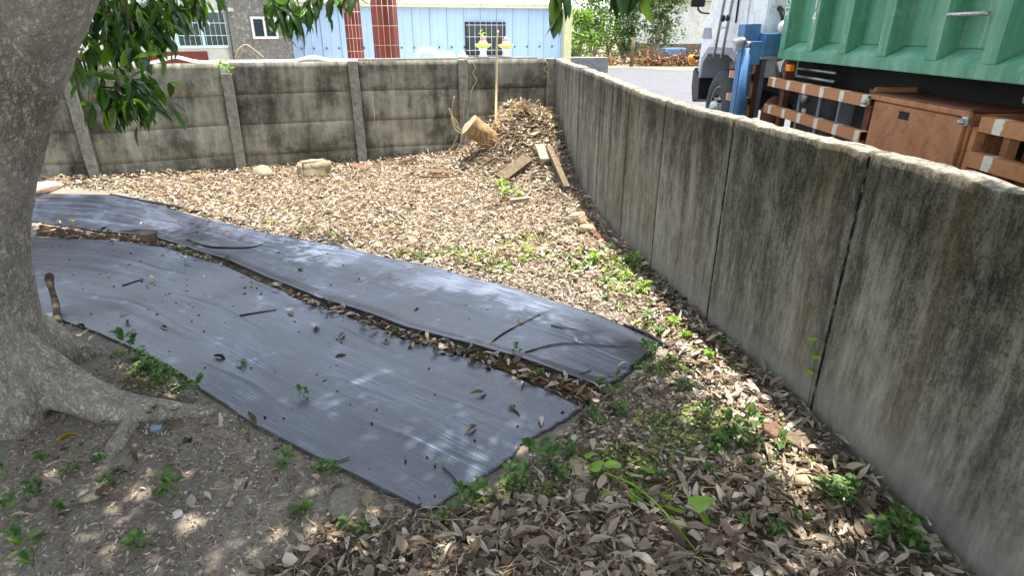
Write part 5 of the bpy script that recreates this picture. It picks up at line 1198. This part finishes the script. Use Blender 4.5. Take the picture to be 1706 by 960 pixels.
o = weed(397, 108, 1.2, 'green fern tuft growing on top of the broken post', None, WL); o.location = bw(-3.84, .07, 1.38)
# arching pale weed above the wall
vine([(392, 100), (396, 84), (408, 74), (420, 80), (440, 96)], 'grey arching dry weed on the wall top', .008, -.1)
vine([(396, 98), (404, 86), (418, 84), (430, 96)], 'second arching dry weed on the wall top', .006, -.1)
# the lime creeper in front: stalk and heart leaves
cr = empty('creeper', on(1175, 955), 'lime green creeper with heart shaped leaves and long stalk in front', 'creeper')
def heart(L):
    V_ = [(0, 0, 0), (-.08*L, .22*L, .01*L), (.05*L, .42*L, .03*L), (.35*L, .42*L, .05*L), (.7*L, .22*L, .02*L), (1.05*L, 0, -.10*L), (.7*L, -.22*L, .02*L), (.35*L, -.42*L, .05*L), (.05*L, -.42*L, .03*L), (-.08*L, -.22*L, .01*L), (.35*L, 0, -.02*L), (.7*L, 0, -.05*L)]
    return V_, [(0, 10, 2, 1), (10, 3, 2), (10, 11, 4, 3), (11, 5, 4), (0, 9, 8, 10), (10, 8, 7), (10, 7, 6, 11), (11, 6, 5)]
stalk = spline([on(1185, 962, .02), on(1130, 905, .06), on(1090, 868, .09), on(1050, 835, .09), on(1005, 805, .06)], 6); tube('stalk', stalk, .0035, 'lime', cr, 6)
me = bpy.data.meshes.new('leaf'); hv, hf = heart(1); me.from_pydata(hv, [], hf); me.materials.append(MT['lime'])
for px, py, dz, L, yaw, pt in [(1120, 870, .10, .095, 1.2, .5), (1150, 868, .12, .105, .3, -.2), (1168, 876, .09, .085, -1.2, .5), (1140, 890, .06, .07, -2, .6), (1000, 795, .09, .08, 2.6, .4), (1020, 800, .11, .09, 1.5, .2), (1045, 812, .11, .09, .2, .3), (1055, 835, .08, .08, -1.2, .6), (1010, 830, .05, .08, -2.2, .5), (985, 775, .08, .06, 2.2, .4), (1075, 800, .08, .07, .6, .3), (1105, 840, .05, .07, 1.0, .2)]:
    q = bpy.data.objects.new('leaf', me); C.objects.link(q); q.location = on(px, py, dz*.6); q.rotation_euler = (random.gauss(0, .3), pt, yaw); q.scale = (L, L, L); q.parent = cr; q.matrix_parent_inverse = Matrix.Translation(-cr.location)
wp = empty('wall_vine', (1.55, 2.85, .3), 'two bright green leaves growing on the right wall joint', 'vine')
for z_, y_ in ((.42, 2.75), (.34, 2.70), (.24, 2.72)):
    q = bpy.data.objects.new('leaf', me); C.objects.link(q); q.location = (rwx(y_)-.03, y_, z_); q.rotation_euler = (.3, -.9, 2.9+z_*3); q.scale = (.05,)*3; q.parent = wp; q.matrix_parent_inverse = Matrix.Translation(-wp.location)
tube('stem', [(rwx(2.7)-.02, 2.70, .05), (rwx(2.7)-.02, 2.71, .25), (rwx(2.75)-.02, 2.75, .43)], .002, 'weed', wp, 5)
# grass and creeping cover, too many blades to count
def grass(polys, label, h=(.02, .055)):
    X_, Y_ = [], []
    for poly, n_ in polys:
        x_, y_ = sample_poly(poly, n_); k = (vnoise(x_, y_, 3.1, 41)*.6+vnoise(x_, y_, 8, 42)*.4 > .52) & ~on_mat(x_, y_); X_.append(x_[k]); Y_.append(y_[k])
    x_ = np.concatenate(X_); y_ = np.concatenate(Y_); k = np.array([a < rwx(b)-.03 for a, b in zip(x_, y_)]); x_, y_ = x_[k], y_[k]; n_ = len(x_)
    V_, F_ = scatter(WT, np.stack([x_, y_, gz(x_, y_)+rng.uniform(.005, .03, n_)], 1), rot_random(n_, .5), rng.uniform(*h, n_)); return tag(np_mesh('ground_cover', V_, F_, 'grass'), label, 'ground cover', None, 'stuff')
grass([(gpoly([(560, 408), (720, 440), (900, 490), (1100, 570), (1190, 600), (1120, 470), (1000, 400), (880, 390), (760, 400)]), 9000)], 'sparse pale green ground cover in the sunny strip beyond the mats')
grass([(SPARSE, 4200), (WALLSTRIP, 1500), (gpoly([(200, 570), (380, 680), (250, 680), (190, 620)]), 900)], 'sparse green ground cover in the shade right of the mats', (.012, .035))
